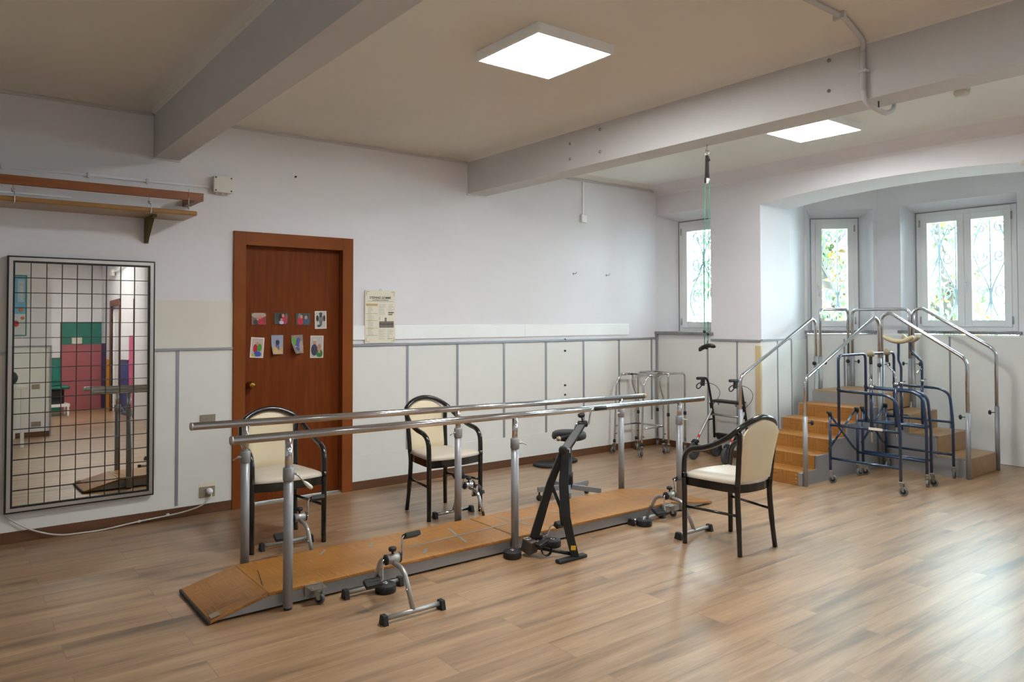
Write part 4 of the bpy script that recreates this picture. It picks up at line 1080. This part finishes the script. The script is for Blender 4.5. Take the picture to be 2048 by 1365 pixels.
# foot pedals
mb = MB(); mb.obox((2.955, 3.655, .063), (.085, .075, .085), Matrix.Rotation(.2, 3, 'Z') @ Matrix.Rotation(.25, 3, 'X'))
part('weight_block', mb, m_khaki if False else mat('brown block', (78, 68, 60), .6), t, .008)
mb = MB(); pts = [(2.93+.022*math.cos(a*PI/8), 3.65+.022*math.sin(a*PI/8), .110) for a in range(16)]
mb.tube(pts, .003, 8, closed=True); part('block_ring', mb, m_steel, t)
fh = part('foot_hub', MB().lathe([(.018, -.035), (.022, -.03), (.022, .03), (.018, .035)], (3.0, 3.645, .11), tuple(AX), 16), m_blackmet, t)
cr = part('foot_crank', MB().tube(fil([(3.03, 3.63, .11), (3.07, 3.62, .11), (3.085, 3.612, .17), (3.115, 3.60, .18)], .018, 5), .0055, 10), m_chrome, t)
part('foot_pedal', MB().obox((3.14, 3.592, .175), (.06, .04, .035), Matrix.Rotation(.4, 3, 'X')), m_grip, cr, .006)
cr = part('foot_crank', MB().tube(fil([(2.98, 3.63, .10), (2.975, 3.60, .09), (2.975, 3.585, .07)], .01, 4), .0055, 10), m_chrome, t)
part('foot_pedal', MB().obox((2.985, 3.575, .085), (.075, .05, .03), Matrix.Rotation(-.3, 3, 'Y')), m_grip, cr, .006)
mb = MB(); pts = [Vector((3.01, 3.56, .052))+Vector((.030*math.cos(a*PI/9), -.012*math.cos(a*PI/9), .040*math.sin(a*PI/9))) for a in range(-9, 5)]
for i in range(len(pts)-1): mb.bar(pts[i], pts[i+1], .004, .024, upv=(.3, 1, 0))
part('foot_strap', mb, m_rubber, cr)

# ------------------------------------------------------------------ stool behind the walkway
t = thing('swivel_stool', 'round black padded stool on a grey star base behind the walkway', 'stool', (4.125, 4.59, 0))
sx, sy = 4.125, 4.59
part('seat', MB().lathe([(.12, .492), (.138, .50), (.143, .52), (.138, .545), (.12, .557), (.06, .562)], (sx, sy, 0), (0,0,1), 32), m_grip, t)
part('seat_plate', MB().box((sx-.06, sy-.06, .478), (sx+.06, sy+.06, .493)), m_blackmet, t)
part('column', MB().lathe([(.032, .10), (.032, .22), (.024, .225), (.024, .45), (.018, .455), (.018, .48)], (sx, sy, 0), (0,0,1), 18), m_blackmet, t)
for k in range(5):
    a = .22+k*2*PI/5; d = Vector((math.cos(a), math.sin(a), 0)); c = Vector((sx, sy, .105))
    sp = part('spoke', MB().bar(c, c+d*.27-Vector((0,0,.012)), .026, .040), m_greymet, t, .003)
    e = c+d*.255
    w_ = MB(); w_.lathe([(.022, -.012), (.025, -.008), (.025, .008), (.022, .012)], (e.x, e.y, .026), (-d.y, d.x, 0), 16)
    w_.tube([(e.x, e.y, .04), (e.x, e.y, .085)], .007, 8)
    part('caster', w_, m_rubber, sp)
# balance discs on the floor by the wall
for (x, y, r, label) in ((4.90, 5.775, .150, 'flat black ribbed disc on the floor by the wall, left one'), (5.185, 5.825, .125, 'flat black ribbed disc on the floor by the wall, right one')):
    t = thing('balance_disc', label, 'disc', (x, y, 0), 'black discs on the floor by the wall')
    part('rim', MB().lathe([(r-.03, .0), (r-.004, 0), (r, .006), (r, .018), (r-.008, .026), (r-.022, .026), (r-.03, .018)], (x, y, 0), (0,0,1), 40), m_rubber, t)
    part('top_plate', MB().lathe([(r-.03, .0), (r-.03, .016), (.02, .018)], (x, y, 0), (0,0,1), 40), m_grip, t)

# ------------------------------------------------------------------ training stairs
t = thing('training_stairs', 'L-shaped physiotherapy training stairs with wooden steps and chrome rails in the bay', 'stairs', (7.6, 3.7, 0))
LX = [6.075, 6.305, 6.565, 6.845, 7.155, 7.45]; LH = [.12, .24, .36, .48, .60]
Y0, Y1 = 3.675, 4.38
RX0, RX1 = 7.54, 8.20; RYs = [2.905, 3.170, 3.440, 3.710]; RH = [.18, .36, .54]; PH = .72
for i in range(5):
    mb = MB(); e = .012
    mb.box((LX[i]-.012, Y0+.022, 0 if i == 0 else LH[i-1]-.01), (LX[i+1]+.005, Y1-.022, LH[i]))
    part('step', mb, m_parq, t, .005)
for i in range(3):
    mb = MB(); mb.box((RX0+.02, RYs[i]-.010, 0 if i == 0 else RH[i-1]-.01), (RX1-.02, RYs[i+1]+.005, RH[i]))
    part('step', mb, m_parq2, t, .005)
part('platform', MB().box((LX[5], RYs[3]-.008, .55), (RX1, Y1, PH)), [m_parq2], t, .004)
part('platform_side', MB().box((LX[5]-.012, Y0+.02, .60), (LX[5]-.002, Y1-.0, PH-.012)), m_greymet, t)
# grey stepped side panels
def prof_x(y, th, z0off=0):
    p = [(LX[0], y, 0)]
    for i in range(5): p += [(LX[i], y, LH[i]+.0), (LX[i+1], y, LH[i]+.0)]
    p += [(LX[5], y, 0)]
    return MB().prism(p, (0,0,0), (0, th, 0))
part('side_panel', prof_x(Y0, .02), m_greymet, t); part('side_panel', prof_x(Y1-.02, .02), m_greymet, t)
def prof_y(x, th):
    p = [(x, RYs[0], 0)]
    for i in range(3): p += [(x, RYs[i], RH[i]), (x, RYs[i+1], RH[i])]
    p += [(x, RYs[3], PH), (x, Y1, PH), (x, Y1, 0)]
    return MB().prism(p, (0,0,0), (th, 0, 0))
part('side_panel', prof_y(RX0, .02), m_greymet, t); part('side_panel', prof_y(RX1-.02, .02), m_greymet, t)
# bright aluminium edge on the right flight
mb = MB()
for i in range(3):
    mb.box((RX0-.003, RYs[i], RH[i]-.012), (RX0+.012, RYs[i+1]+.0, RH[i]+.003)); mb.box((RX0-.003, RYs[i]-.0, 0 if i == 0 else RH[i-1]), (RX0+.004, RYs[i]+.012, RH[i]))
mb.box((RX0-.003, RYs[3], PH-.012), (RX0+.012, Y0, PH+.003)); mb.box((RX0-.003, RYs[3]-.0, RH[2]), (RX0+.004, RYs[3]+.012, PH))
part('edge_trim', mb, m_steel, t)
mb = MB()
for z in (.03, .06, .09): mb.lathe([(.006, 0), (.005, .003)], (LX[0]-.012, Y0+.06, z), (-1,0,0), 10)
part('rivets', mb, m_steel, t)
part('corner_bracket', MB().box((LX[0]-.022, Y0-.004, 0), (LX[0]+.06, Y0+.035, .115)), m_greymet, t, .004)
part('corner_bracket', MB().box((RX0-.006, RYs[0]-.022, 0), (RX0+.035, RYs[0]+.03, .16)), m_greymet, t, .004)
def rail(path, posts, knobs, r=.0165):
    rl = part('handrail', MB().tube(fil(path, .07, 8), r, 14), m_chrome, t)
    for (x, y, z0, z1) in posts: part('post', MB().tube([(x, y, z0), (x, y, z1)], .0205, 16), m_greymet, rl)
    for (x, y, z, dx, dy) in knobs:
        d = Vector((dx, dy, 0)).normalized(); p = Vector((x, y, z))+d*.02
        mb = MB(); mb.tube([p, p+d*.035], .004, 8); mb.lathe([(.010, .03), (.022, .036), (.022, .048), (.012, .054)], tuple(p), tuple(d), 10)
        part('clamp_knob', mb, m_rubber, rl)
rail([(6.085, 3.655, .5), (6.085, 3.655, .945), (7.365, 3.655, 1.497), (7.435, 3.655, 1.44), (7.435, 3.655, 1.0)], [(6.085, 3.655, 0, .615), (7.435, 3.655, .0, 1.085)], [(6.085, 3.655, .56, .8, -.6), (7.435, 3.655, 1.02, -.8, -.4)])
rail([(6.19, 4.40, .5), (6.19, 4.40, .915), (7.485, 4.40, 1.485), (7.548, 4.40, 1.44), (7.548, 4.40, 1.0)], [(6.19, 4.40, 0, .60), (7.548, 4.40, 0, 1.07)], [(7.548, 4.40, 1.0, -1, -.3)])
rail([(7.640, 4.40, 1.0), (7.640, 4.40, 1.585), (8.235, 4.40, 1.585), (8.235, 4.40, 1.0)], [(7.64, 4.40, .5, 1.07), (8.235, 4.40, .5, 1.07)], [(7.64, 4.40, 1.0, 1, -.4), (8.235, 4.40, 1.0, -1, -.4)])
rail([(8.2, 4.333, 1.0), (8.2, 4.333, 1.583), (8.2, 3.705, 1.583), (8.2, 3.705, 1.0)], [(8.2, 4.333, .60, 1.06), (8.2, 3.705, .60, 1.06)], [(8.2, 4.333, 1.0, .3, -1), (8.2, 3.705, 1.0, -.4, 1)], .0165)
rail([(7.53, 2.893, .5), (7.53, 2.893, 1.10), (7.53, 3.60, 1.545), (7.53, 3.675, 1.50), (7.53, 3.675, 1.0)], [(7.53, 2.893, 0, .61), (7.53, 3.675, 0, 1.105)], [(7.53, 2.893, .57, -.6, .8), (7.53, 3.675, 1.02, .5, -.9)])
rail([(8.22, 2.897, .5), (8.22, 2.897, 1.17), (8.22, 3.60, 1.60), (8.22, 3.68, 1.55), (8.22, 3.68, 1.0)], [(8.22, 2.897, 0, .62), (8.22, 3.68, .4, 1.085)], [(8.22, 2.897, .56, -.6, .8), (8.22, 3.68, 1.0, .4, -1)])

# ------------------------------------------------------------------ blue walking frames
def blue_walker(label, X0, X1, YB, YF, kind):
    t = thing('walking_frame', label, 'walking frame', ((X0+X1)/2, (YB+YF)/2, 0), 'navy wheeled walking frames before the stairs')
    r = .0125; YU = YB-.085
    for X in (X0, X1):
        fr = part('side_frame', (lambda mb: (
            mb.tube(fil([(X, YU, .835), (X, YF+.11, .828), (X, YF+.025, .78), (X, YF+.005, .58), (X, YF, .50), (X, YF, .10)], .07, 6), r, 12),
            mb.tube([(X, YB, .10), (X, YB, .62)], r, 12),
            mb.tube([(X, YB, .522), (X, YF+.003, .522)], r*.9, 12),
            mb.tube([(X, YB, .222), (X, YF, .222)], r*.9, 12), mb)[-1])(MB()), m_blue, t)
        part('clamp_screw', (lambda mb: (mb.tube([(X-.02, YB, .635), (X+.02, YB, .635)], .007, 8), mb.lathe([(.013, 0), (.013, .012)], (X-.024, YB, .635), (-1, 0, 0), 8), mb.lathe([(.017, -.02), (.017, .02)], (X, YB, .622), (0,0,1), 10), mb)[-1])(MB()), m_rubber, fr)
        part('tube_ferrule', MB().lathe([(.016, 0), (.016, .022)], (X, YU, .838), (0,0,1), 12), m_rubber, fr)
        for y, a in ((YB, -1.2 if X == X0 else -.3), (YF, -1.4 if X == X0 else .2)): caster(t, X, y, .036, a, zt=.118)
    part('push_handle', MB().tube(fil([(X0, YU, .522), (X0, YU, 1.150), (X1, YU, 1.150), (X1, YU, .522)], .06, 8), r, 12), m_blue, t)
    part('cross_brace', MB().tube(fil([(X0, YB-.012, .60), (X1-.10, YB-.012, .28), (X1, YB-.012, .225)], .05, 5), .010, 10), m_blue, t)
    part('cross_brace', MB().tube([(X0, YB+.012, .30), (X1, YB+.012, .63)], .010, 10), m_blue, t)
    for X, s in ((X0, 1), (X1, -1)):
        YS = YU-.285 if kind == 'grip' else YU-.27
        sl = part('sleeve', MB().tube([(X+s*.018, YS, .50), (X+s*.018, YS, .885)], .014, 12), m_blue, t)
        x = X+s*.018
        mb = MB(); mb.lathe([(.018, 0), (.018, .022)], (x, YS, .878), (0,0,1), 12); mb.tube([(x-.035, YS, .892), (x+.035, YS, .892)], .005, 8); mb.bar((x+.02, YS-.03, .905), (x+.02, YS+.02, .892), .005, .01)
        part('height_clamp', mb, m_chrome, sl)
        if kind == 'grip':
            off = .075 if X == X1 else 0
            pth = spl([(x, YS, .41), (x, YS, .90), (x+.004, YS+.01, .955), (x-.0, YS+.25*off, 1.0), (x+.002, YS+off*.9, 1.05), (x, YS+off, 1.09)], 5)
            st = part('grip_stem', MB().tube(pth, .0085, 10), m_chrome, t)
            part('hand_grip', MB().lathe([(.012, 0), (.014, .004), (.014, .062), (.012, .066)], (x, YS+off, 1.085), (0,0,1), 12), m_grip, st)
            part('end_knob', MB().lathe([(.014, 0), (.025, .004), (.031, .018), (.031, .032), (.024, .048), (.012, .056), (.003, .058)], (x, YS+off, 1.148), (0,0,1), 18), m_khaki, st)
        else:
            pth = spl([(x, YS, .46), (x, YS, .90), (x, YS, 1.04), (x-.0, YS+.02, 1.10), (x, YS+.05*(s < 0)+.02, 1.165), (x, YS+.07*(s < 0)+.02, 1.20), (x, YS+.07*(s < 0)+.02, 1.27)], 5) if s > 0 else spl([(x, YS, .46), (x, YS, .90), (x, YS, 1.055), (x, YS+.03, 1.10), (x, YS+.085, 1.155), (x, YS+.10, 1.19), (x, YS+.10, 1.27)], 5)
            st = part('crutch_stem', MB().tube(pth, .0115, 12), m_blue, t)
            yc = YS+(.02 if s > 0 else .10)
            dirp = Vector((0, 1, 0)) if s > 0 else Vector((.55, .83, 0)).normalized()
            pts = []
            for k in range(13):
                a = -1+k/6; pts.append(Vector((x, yc, 1.270+.050*abs(a)**2.1))+dirp*(a*.135))
            part('armpit_pad', MB().tube(pts, [.014]+[.022]*11+[.016], 12), m_tan, st)
            if s < 0: part('clamp_lever', MB().tube(spl([(x-.03, YS, 1.0), (x+.03, YS, 1.0), (x+.01, YS+.03, .985), (x-.01, YS+.045, .955)], 4), .006, 8), m_chrome, sl)
    return t
w1 = blue_walker('navy walking frame with upright black hand grips, nearer the wooden steps on the left', 6.40, 6.885, 3.60, 2.98, 'grip')
part('name_label', MB().box((6.384, 3.12, .520), (6.3875, 3.24, .542)), m_sticker, w1)
blue_walker('navy walking frame with tan armpit pads, right one of the pair', 6.985, 7.44, 3.60, 2.985, 'pad')

# ------------------------------------------------------------------ chrome walkers in the corner
def chrome_walker(label, pts4, axis, zt=.862):
    """pts4: (front-left, back-left, back-right, front-right) floor points; side handles run front->back"""
    fl2, bl2, br2, fr2 = [Vector((p[0], p[1], 0)) for p in pts4]
    c = (fl2+bl2+br2+fr2)/4
    t = thing('rolling_walker', label, 'walker', (c.x, c.y, 0), 'chrome wheeled walkers in the corner')
    r = .0115
    for f, b in ((fl2, bl2), (fr2, br2)):
        d = (b-f); q = f+d*.15; Z = lambda p, z: Vector((p.x, p.y, z))
        path = fil([Z(f, .10), Z(f+d*.02, .30), Z(f+d*.10, zt-.085), Z(f+d*.30, zt), Z(f+d*.86, zt-.004)], .06, 6)
        s_ = part('side_frame', MB().tube(path, r, 12), m_chrome, t)
        part('rear_leg', MB().tube(spl([Z(f+d*.84, zt-.004), Z(f+d*.84, zt-.10), Z(f+d*.90, zt-.17), Z(f+d*.99, zt-.24), Z(b, zt-.32), Z(b, .10)], 5), r, 12), m_chrome, s_)
        part('lower_rail', MB().tube([Z(f+d*.02, .30), Z(b, .30)], .009, 10), m_chrome, s_)
        part('hand_grip', MB().tube([Z(f+d*.32, zt+.001), Z(f+d*.70, zt)], r*1.25, 12), m_chrome, s_)
        for p in (f, b):
            part('adjuster', MB().lathe([(.016, 0), (.016, .03)], (p.x, p.y, .118), (0,0,1), 12), m_rubber, s_)
            part('push_button', MB().tube([Z(p, .215), Z(p, .215)+Vector((.02, -.02, 0))], .005, 8), m_rubber, s_)
    part('cross_rail', MB().tube([Vector((bl2.x, bl2.y, .30)), Vector((br2.x, br2.y, .30))], .010, 10), m_chrome, t)
    a = fl2+(bl2-fl2)*.80; b = fr2+(br2-fr2)*.80
    part('cross_rail', MB().tube([Vector((a.x, a.y, zt)), Vector((b.x, b.y, zt))], .010, 10), m_chrome, t)
    for p, an in ((fl2, PI), (bl2, -2.2), (br2, -1.9), (fr2, PI+.1)): caster(t, p.x, p.y, .036, an, zt=.118)
chrome_walker('chrome wheeled walker in the room corner, nearest of two', [(5.94, 5.86), (6.29, 5.86), (6.335, 5.50), (5.985, 5.50)], 0)
t = thing('rolling_walker', 'chrome wheeled walker pushed into the corner behind another one', 'walker', (6.5, 5.7, 0), 'chrome wheeled walkers in the corner')
Q = [(6.36, 5.895), (6.70, 5.905), (6.43, 5.51), (6.69, 5.49)]
for (p, q), nm in ((((6.36, 5.895), (6.70, 5.905)), 0), (((6.43, 5.51), (6.69, 5.49)), 1)):
    fr = part('side_frame', MB().tube(fil([(p[0], p[1], .10), (p[0], p[1], .868), (q[0], q[1], .868), (q[0], q[1], .10)], .045, 6), .0115, 12), m_chrome, t)
    for s in (p, q):
        part('adjuster', MB().lathe([(.017, 0), (.017, .035)], (s[0], s[1], .40), (0,0,1), 12), m_rubber, fr)
        caster(t, s[0], s[1], .030, PI+.6, zt=.10)
part('cross_rail', MB().tube([(6.40, 5.895, .866), (6.47, 5.51, .866)], .010, 10), m_chrome, t)
part('cross_rail', MB().tube([(6.66, 5.905, .862), (6.67, 5.49, .862)], .010, 10), m_chrome, t)

# ------------------------------------------------------------------ rollator
t = thing('rollator', 'silver and black four wheeled rollator with brake handles by the back wall', 'rollator', (6.5, 4.87, 0))
def big_wheel(x, y, rz, r=.092):
    mb = MB(); A = (-math.sin(rz), math.cos(rz), 0)
    mb.lathe([(r*.72, -.012), (r*.93, -.016), (r, -.009), (r, .009), (r*.93, .016), (r*.72, .012)], (x, y, r), A, 32, 0)
    mb.lathe([(r*.72, -.006), (r*.72, .006)], (x, y, r), A, 32, 1); mb.lathe([(r*.2, -.016), (r*.2, .016)], (x, y, r), A, 16, 0)
    return mb
for y, s in ((5.07, 1), (4.66, -1)):
    leg = part('rear_leg', MB().tube(fil([(6.325, y, .10), (6.36, y, .19), (6.60, y, .47), (6.66, y, .60)], .03, 4), .012, 12), m_silver, t)
    d = Vector((.24, 0, .28)).normalized(); p = Vector((6.39, y, .225))
    part('red_stripe', MB().tube([p, p+d*.035], .0128, 12), m_red, leg)
    part('rear_wheel', big_wheel(6.318, y-.0, .1), [m_darkwheel, m_rubber], t)
    mb = MB(); mb.tube([(6.32, y-.028, .09), (6.335, y-.028, .17)], .007, 8); mb.tube([(6.32, y+.028, .09), (6.335, y+.028, .17)], .007, 8); mb.obox((6.34, y, .185), (.05, .07, .03), Matrix.Rotation(-.5, 3, 'Y'))
    part('wheel_fork', mb, m_blackmet, t, .003)
    part('front_wheel', big_wheel(6.655, y-.03*s, 0, .085), [m_darkwheel, m_rubber], t)
    part('upright', MB().tube(fil([(6.43, y, .848), (6.53, y, .848), (6.565, y, .80), (6.60, y, .66), (6.655, y, .42), (6.665, y, .20)], .03, 5), .0125, 12), m_blackmet, t)
    gr_ = part('hand_grip', MB().tube([(6.375, y, .85), (6.382, y, .85), (6.47, y, .848), (6.478, y, .848)], [.011, .016, .015, .012], 12), m_grip, t)
    part('brake_housing', MB().obox((6.475, y, .81), (.045, .03, .085), Matrix.Rotation(.2, 3, 'Y')), m_grip, gr_, .006)
    part('brake_lever', MB().tube(fil([(6.465, y, .808), (6.40, y, .795), (6.365, y, .775), (6.375, y, .745), (6.41, y, .74), (6.465, y, .775)], .02, 4), .006, 8), m_grip, gr_)
    part('brake_cable', MB().tube(spl([(6.49, y, .785), (6.56, y-.03, .79), (6.62, y-.07, .755), (6.645, y-.09, .69), (6.63, y-.07, .62), (6.60, y-.02, .55)], 6), .0028, 8), m_rubber, t)
    part('hinge_plate', MB().obox((6.625, y, .51), (.025, .03, .14), Matrix.Rotation(-.2, 3, 'Y')), m_blackmet, t, .004)
    part('link_bar', MB().tube([(6.545, y, .40), (6.655, y, .40)], .008, 10), m_blackmet, t)
part('seat', MB().box((6.58, 4.69, .588), (6.70, 5.04, .615)), m_grip, t, .006)
part('cross_bar', MB().tube([(6.61, 4.67, .455), (6.625, 5.06, .455)], .012, 12), m_steel, t)
for y in (4.76, 4.98): part('seat_hook', MB().tube(fil([(6.62, y-.012, .59), (6.62, y, .56), (6.62, y+.012, .59)], .004, 3), .003, 6), m_rubber, t)
mb = MB(); mb.prism([(6.62, 4.72, .255), (6.62, 5.04, .255), (6.645, 5.02, .19), (6.645, 4.74, .19)], (0,0,0), (.07, 0, 0))
part('basket', mb, m_rubber, t, .006)

# ------------------------------------------------------------------ what the mirror shows: the corridor behind
def paint(y0, y1, z0, z1, m): trim(MB().box((2.924, y0, z0), (2.93, y1, z1)), m)
paint(-5.8, -5.37, 0, 1.35, m_purple); paint(-5.30, -4.87, 0, 1.02, m_yel); paint(-3.95, -3.20, 0, 1.01, m_bluep); paint(-3.18, -2.78, 0, 1.475, m_pink2)
trim(MB().box((2.915, -2.80, 0), (2.93, -2.77, 2.13)), m_brownp)
trim(MB().box((2.915, -3.95, 1.01), (2.93, -3.2, 1.03)), m_brownp)
trim(MB().box((2.19, -5.8, 1.337), (2.93, -5.79, 1.786)), m_teal); trim(MB().box((2.19, -5.8, 0), (2.93, -5.79, 1.337)), m_pink)
trim(MB().box((1.44, -5.8, 0), (2.19, -5.79, 1.063)), m_teal)
mb = MB(); mb.box((2.18, -5.8, 1.06), (2.20, -5.785, 1.80)); mb.box((2.18, -5.8, 1.786), (2.93, -5.785, 1.80)); mb.box((1.44, -5.8, 1.06), (2.2, -5.785, 1.075)); trim(mb, m_brownp)
d2 = bpy.data.objects.new('door_2', None); COL.objects.link(d2); d2['kind'] = 'structure'; d2.location = (2.93, -4.4, 0); d2['_w'] = [2.93, -4.4, 0]
mb = MB(); mb.box((2.91, -4.87, 0), (2.95, -4.75, 2.2)); mb.box((2.91, -4.02, 0), (2.95, -3.95, 2.2)); mb.box((2.91, -4.75, 2.08), (2.95, -4.02, 2.2))
part('door_frame', mb, m_brownp, d2); part('door_leaf', MB().box((2.98, -4.75, 0), (3.02, -4.0, 2.1)), m_white, d2)
trim(MB().box((XL, -.95, .30), (1.44, -.944, 1.30)), m_panel); trim(MB().box((XL, -.95, 1.30), (1.44, -.935, 1.32)), m_alu); trim(MB().box((1.425, -.95, 0), (1.446, -.932, 1.32)), m_alu)
trim(MB().box((2.76, -1.0, .0), (9.0, -.994, 1.25)), m_panel); trim(MB().box((2.76, -1.0, 1.25), (9.0, -.985, 1.27)), m_alu)
t = thing('anatomy_poster', 'tall light blue poster seen at the left edge of the mirror', 'poster', (.9, -.948, 1.47))
part('poster_sheet', MB().box((.66, -.948, 1.473), (1.125, -.942, 2.335)), mat('poster blue', (120, 176, 206), .5), t)
mb = MB(); mb.box((1.118, -.95, 1.47), (1.13, -.938, 2.34)); mb.box((.65, -.95, 2.33), (1.13, -.938, 2.342)); mb.box((.65, -.95, 1.465), (1.13, -.938, 1.475)); part('poster_frame', mb, m_teal, t)
mb = MB()
mb.box((.67, -.942, 1.48), (1.115, -.9415, 1.78), 0); mb.box((1.02, -.9415, 1.95), (1.10, -.941, 2.28), 1)
for k in range(5): mb.ball((1.06, -.9415, 2.22-k*.055), .022, 8, 2, (1, .05, 1))
mb.ball((1.06, -.9415, 1.84), .03, 8, 3, (1, .05, 1)); mb.ball((1.0, -.941, 1.64), .04, 8, 4, (1, .05, 1.2)); mb.ball((1.08, -.941, 1.72), .025, 8, 3, (1, .05, 1)); mb.ball((.95, -.941, 1.54), .03, 8, 4, (1, .05, 1))
part('printed_pictures', mb, [mat('poster pale', (206, 210, 216), .5), mat('poster light', (170, 200, 222), .5), mat('bone', (226, 208, 170), .5), mat('poster orange', (206, 120, 70), .5), mat('poster red', (190, 70, 60), .5)], t)
socket(1.20, .69, 1.30, .76, 'teal-framed socket seen in the mirror on the rear wall', -.950+.014, m=m_taupe)
socket(1.20, .15, 1.32, .22, 'low socket seen in the mirror on the rear wall', -.950+.014, m=m_taupe)
t = thing('desk', 'pale desk end standing against the rear wall, seen only in the mirror', 'desk', (.5, -.3, 0))
part('desk_top', MB().box((.15, -.93, .755), (1.045, .28, .785)), m_panel, t, .003)
for y in (-.9, .22): part('desk_leg', MB().box((.96, y, 0), (1.0, y+.04, .755)), m_panel, t)
part('drawer_unit', MB().box((.2, -.9, .3), (.9, .2, .755)), m_panel, t)
one('black_bag', MB().ball((.88, -.3, .885), .1, 14, 0, (1, 1.2, .98)), m_rubber, (.88, -.3, .786), 'dark bag lying on the desk seen in the mirror', 'bag')
t = thing('treatment_chair', 'teal padded treatment chair on white metal frame in the corridor behind', 'treatment chair', (1.85, -4.6, 0))
part('seat_pad', MB().box((1.5, -4.85, .50), (2.16, -4.35, .56)), m_tealv, t, .02)
mb = MB(); mb.prism([(1.86, -4.85, .56), (2.02, -4.85, .58), (1.96, -4.85, .92), (1.88, -4.85, .95)], (0,0,0), (0, .5, 0)); part('back_pad', mb, m_tealv, t, .02)
mb = MB()
for x in (1.55, 2.12):
    for y in (-4.82, -4.40): mb.box((x, y, 0), (x+.03, y+.03, .2))
mb.box((1.5, -4.84, .17), (2.16, -4.36, .22)); part('base_frame', mb, m_white, t); part('lift_column', MB().box((1.8, -4.75, .22), (2.08, -4.45, .5)), m_rubber, t, .02)
t = thing('emergency_light', 'white wall box on the teal and pink corridor wall', 'wall box', (2.47, -5.79, 1.35)); part('casing', MB().box((2.38, -5.79, 1.35), (2.56, -5.73, 1.49)), m_plastic, t, .006)
t = thing('corridor_conduit', 'painted conduit with junction on the corridor wall above the door', 'conduit', (2.93, -4.4, 1.5))
part('run', MB().tube([(2.88, -5.2, 1.5), (2.88, -5.2, 2.6), (2.88, -4.4, 2.72), (2.88, -2.4, 2.84)], .014, 8), m_wall, t); part('junction', MB().box((2.85, -4.47, 2.66), (2.9, -4.33, 2.78)), m_plastic, t)
t = thing('exercise_ball', 'blue grey exercise ball held on a wall bracket behind, edge of the mirror', 'ball', (2.86, -.8, 1.48))
part('ball_skin', MB().ball((2.90, -.80, 1.65), .17, 24), mat('ball blue', (110, 130, 165), .3), t)
part('wall_bracket', MB().tube([(2.90, -1.0, 1.48), (2.90, -.66, 1.472), ], .012, 8), m_steel, t)

# ------------------------------------------------------------------ outside the windows
struct('ground_outside', MB().box((9.4, -12, -.3), (45, 30, -.2)), mat('gravel', (170, 168, 160), .9, var=.2, vscale=5))
def tree(x, y, h, R, seed, mats_, label, n=2500, trunk=.12):
    rd = random.Random(seed); t = thing('garden_tree', label, 'tree', (x, y, -.2), 'garden trees and shrubs outside the windows')
    mb = MB(); mb.tube(spl([(x, y, -.2), (x+.1, y-.05, h*.3), (x-.05, y+.1, h*.6), (x, y, h*.85)], 4), [trunk*(1-.06*i) for i in range(13)], 10)
    for k in range(9):
        a = k*2.4; z = h*(.25+.07*k); mb.tube([(x, y, z), (x+R*.5*math.cos(a), y+R*.5*math.sin(a), z+.4), (x+R*.85*math.cos(a+.3), y+R*.85*math.sin(a+.3), z+.7)], [trunk*.35, trunk*.25, .01], 6)
    part('trunk', mb, m_bark, t)
    mb = MB()
    cl = [(rd.uniform(-1, 1), rd.uniform(-1, 1), rd.uniform(0, 1)) for _ in range(26)]
    for i in range(n):
        c = cl[rd.randrange(26)]
        p = Vector((x+c[0]*R*.8+rd.gauss(0, .2*R), y+c[1]*R*.8+rd.gauss(0, .2*R), h*.25+c[2]*h*.72+rd.gauss(0, .16*R)))
        a = Euler((rd.uniform(0, 6), rd.uniform(0, 6), rd.uniform(0, 6))).to_matrix(); s = rd.uniform(.045, .085)
        V = [p+a @ Vector(v) for v in ((-s, 0, 0), (-.3*s, .45*s, .1*s), (s, 0, 0), (-.3*s, -.45*s, .1*s))]
        mb.add(V, [(0, 1, 2), (0, 2, 3)], 0 if rd.random() > .3 else 1)
    part('foliage', mb, mats_, t)
tree(10.6, 5.95, 4.2, .8, 1, [m_leafg, m_leafy], 'green and yellow tree seen through the narrow angled window', 3200)
tree(13.7, 5.6, 4.9, 1.1, 2, [m_leafg, m_leafy], 'leafy tree with orange leaves seen through the left pane of the wide window', 3600)
tree(13.6, 2.2, 5.2, .95, 3, [m_leafg, m_leafy], 'thin tree seen through the right pane of the wide window', 1500, .05)
tree(11.0, 9.4, 4.5, 1.0, 4, [m_leafg, m_leafg], 'green tree seen through the corner window', 2200)

for o in bpy.data.objects:
    if '_w' in o.keys(): del o['_w']
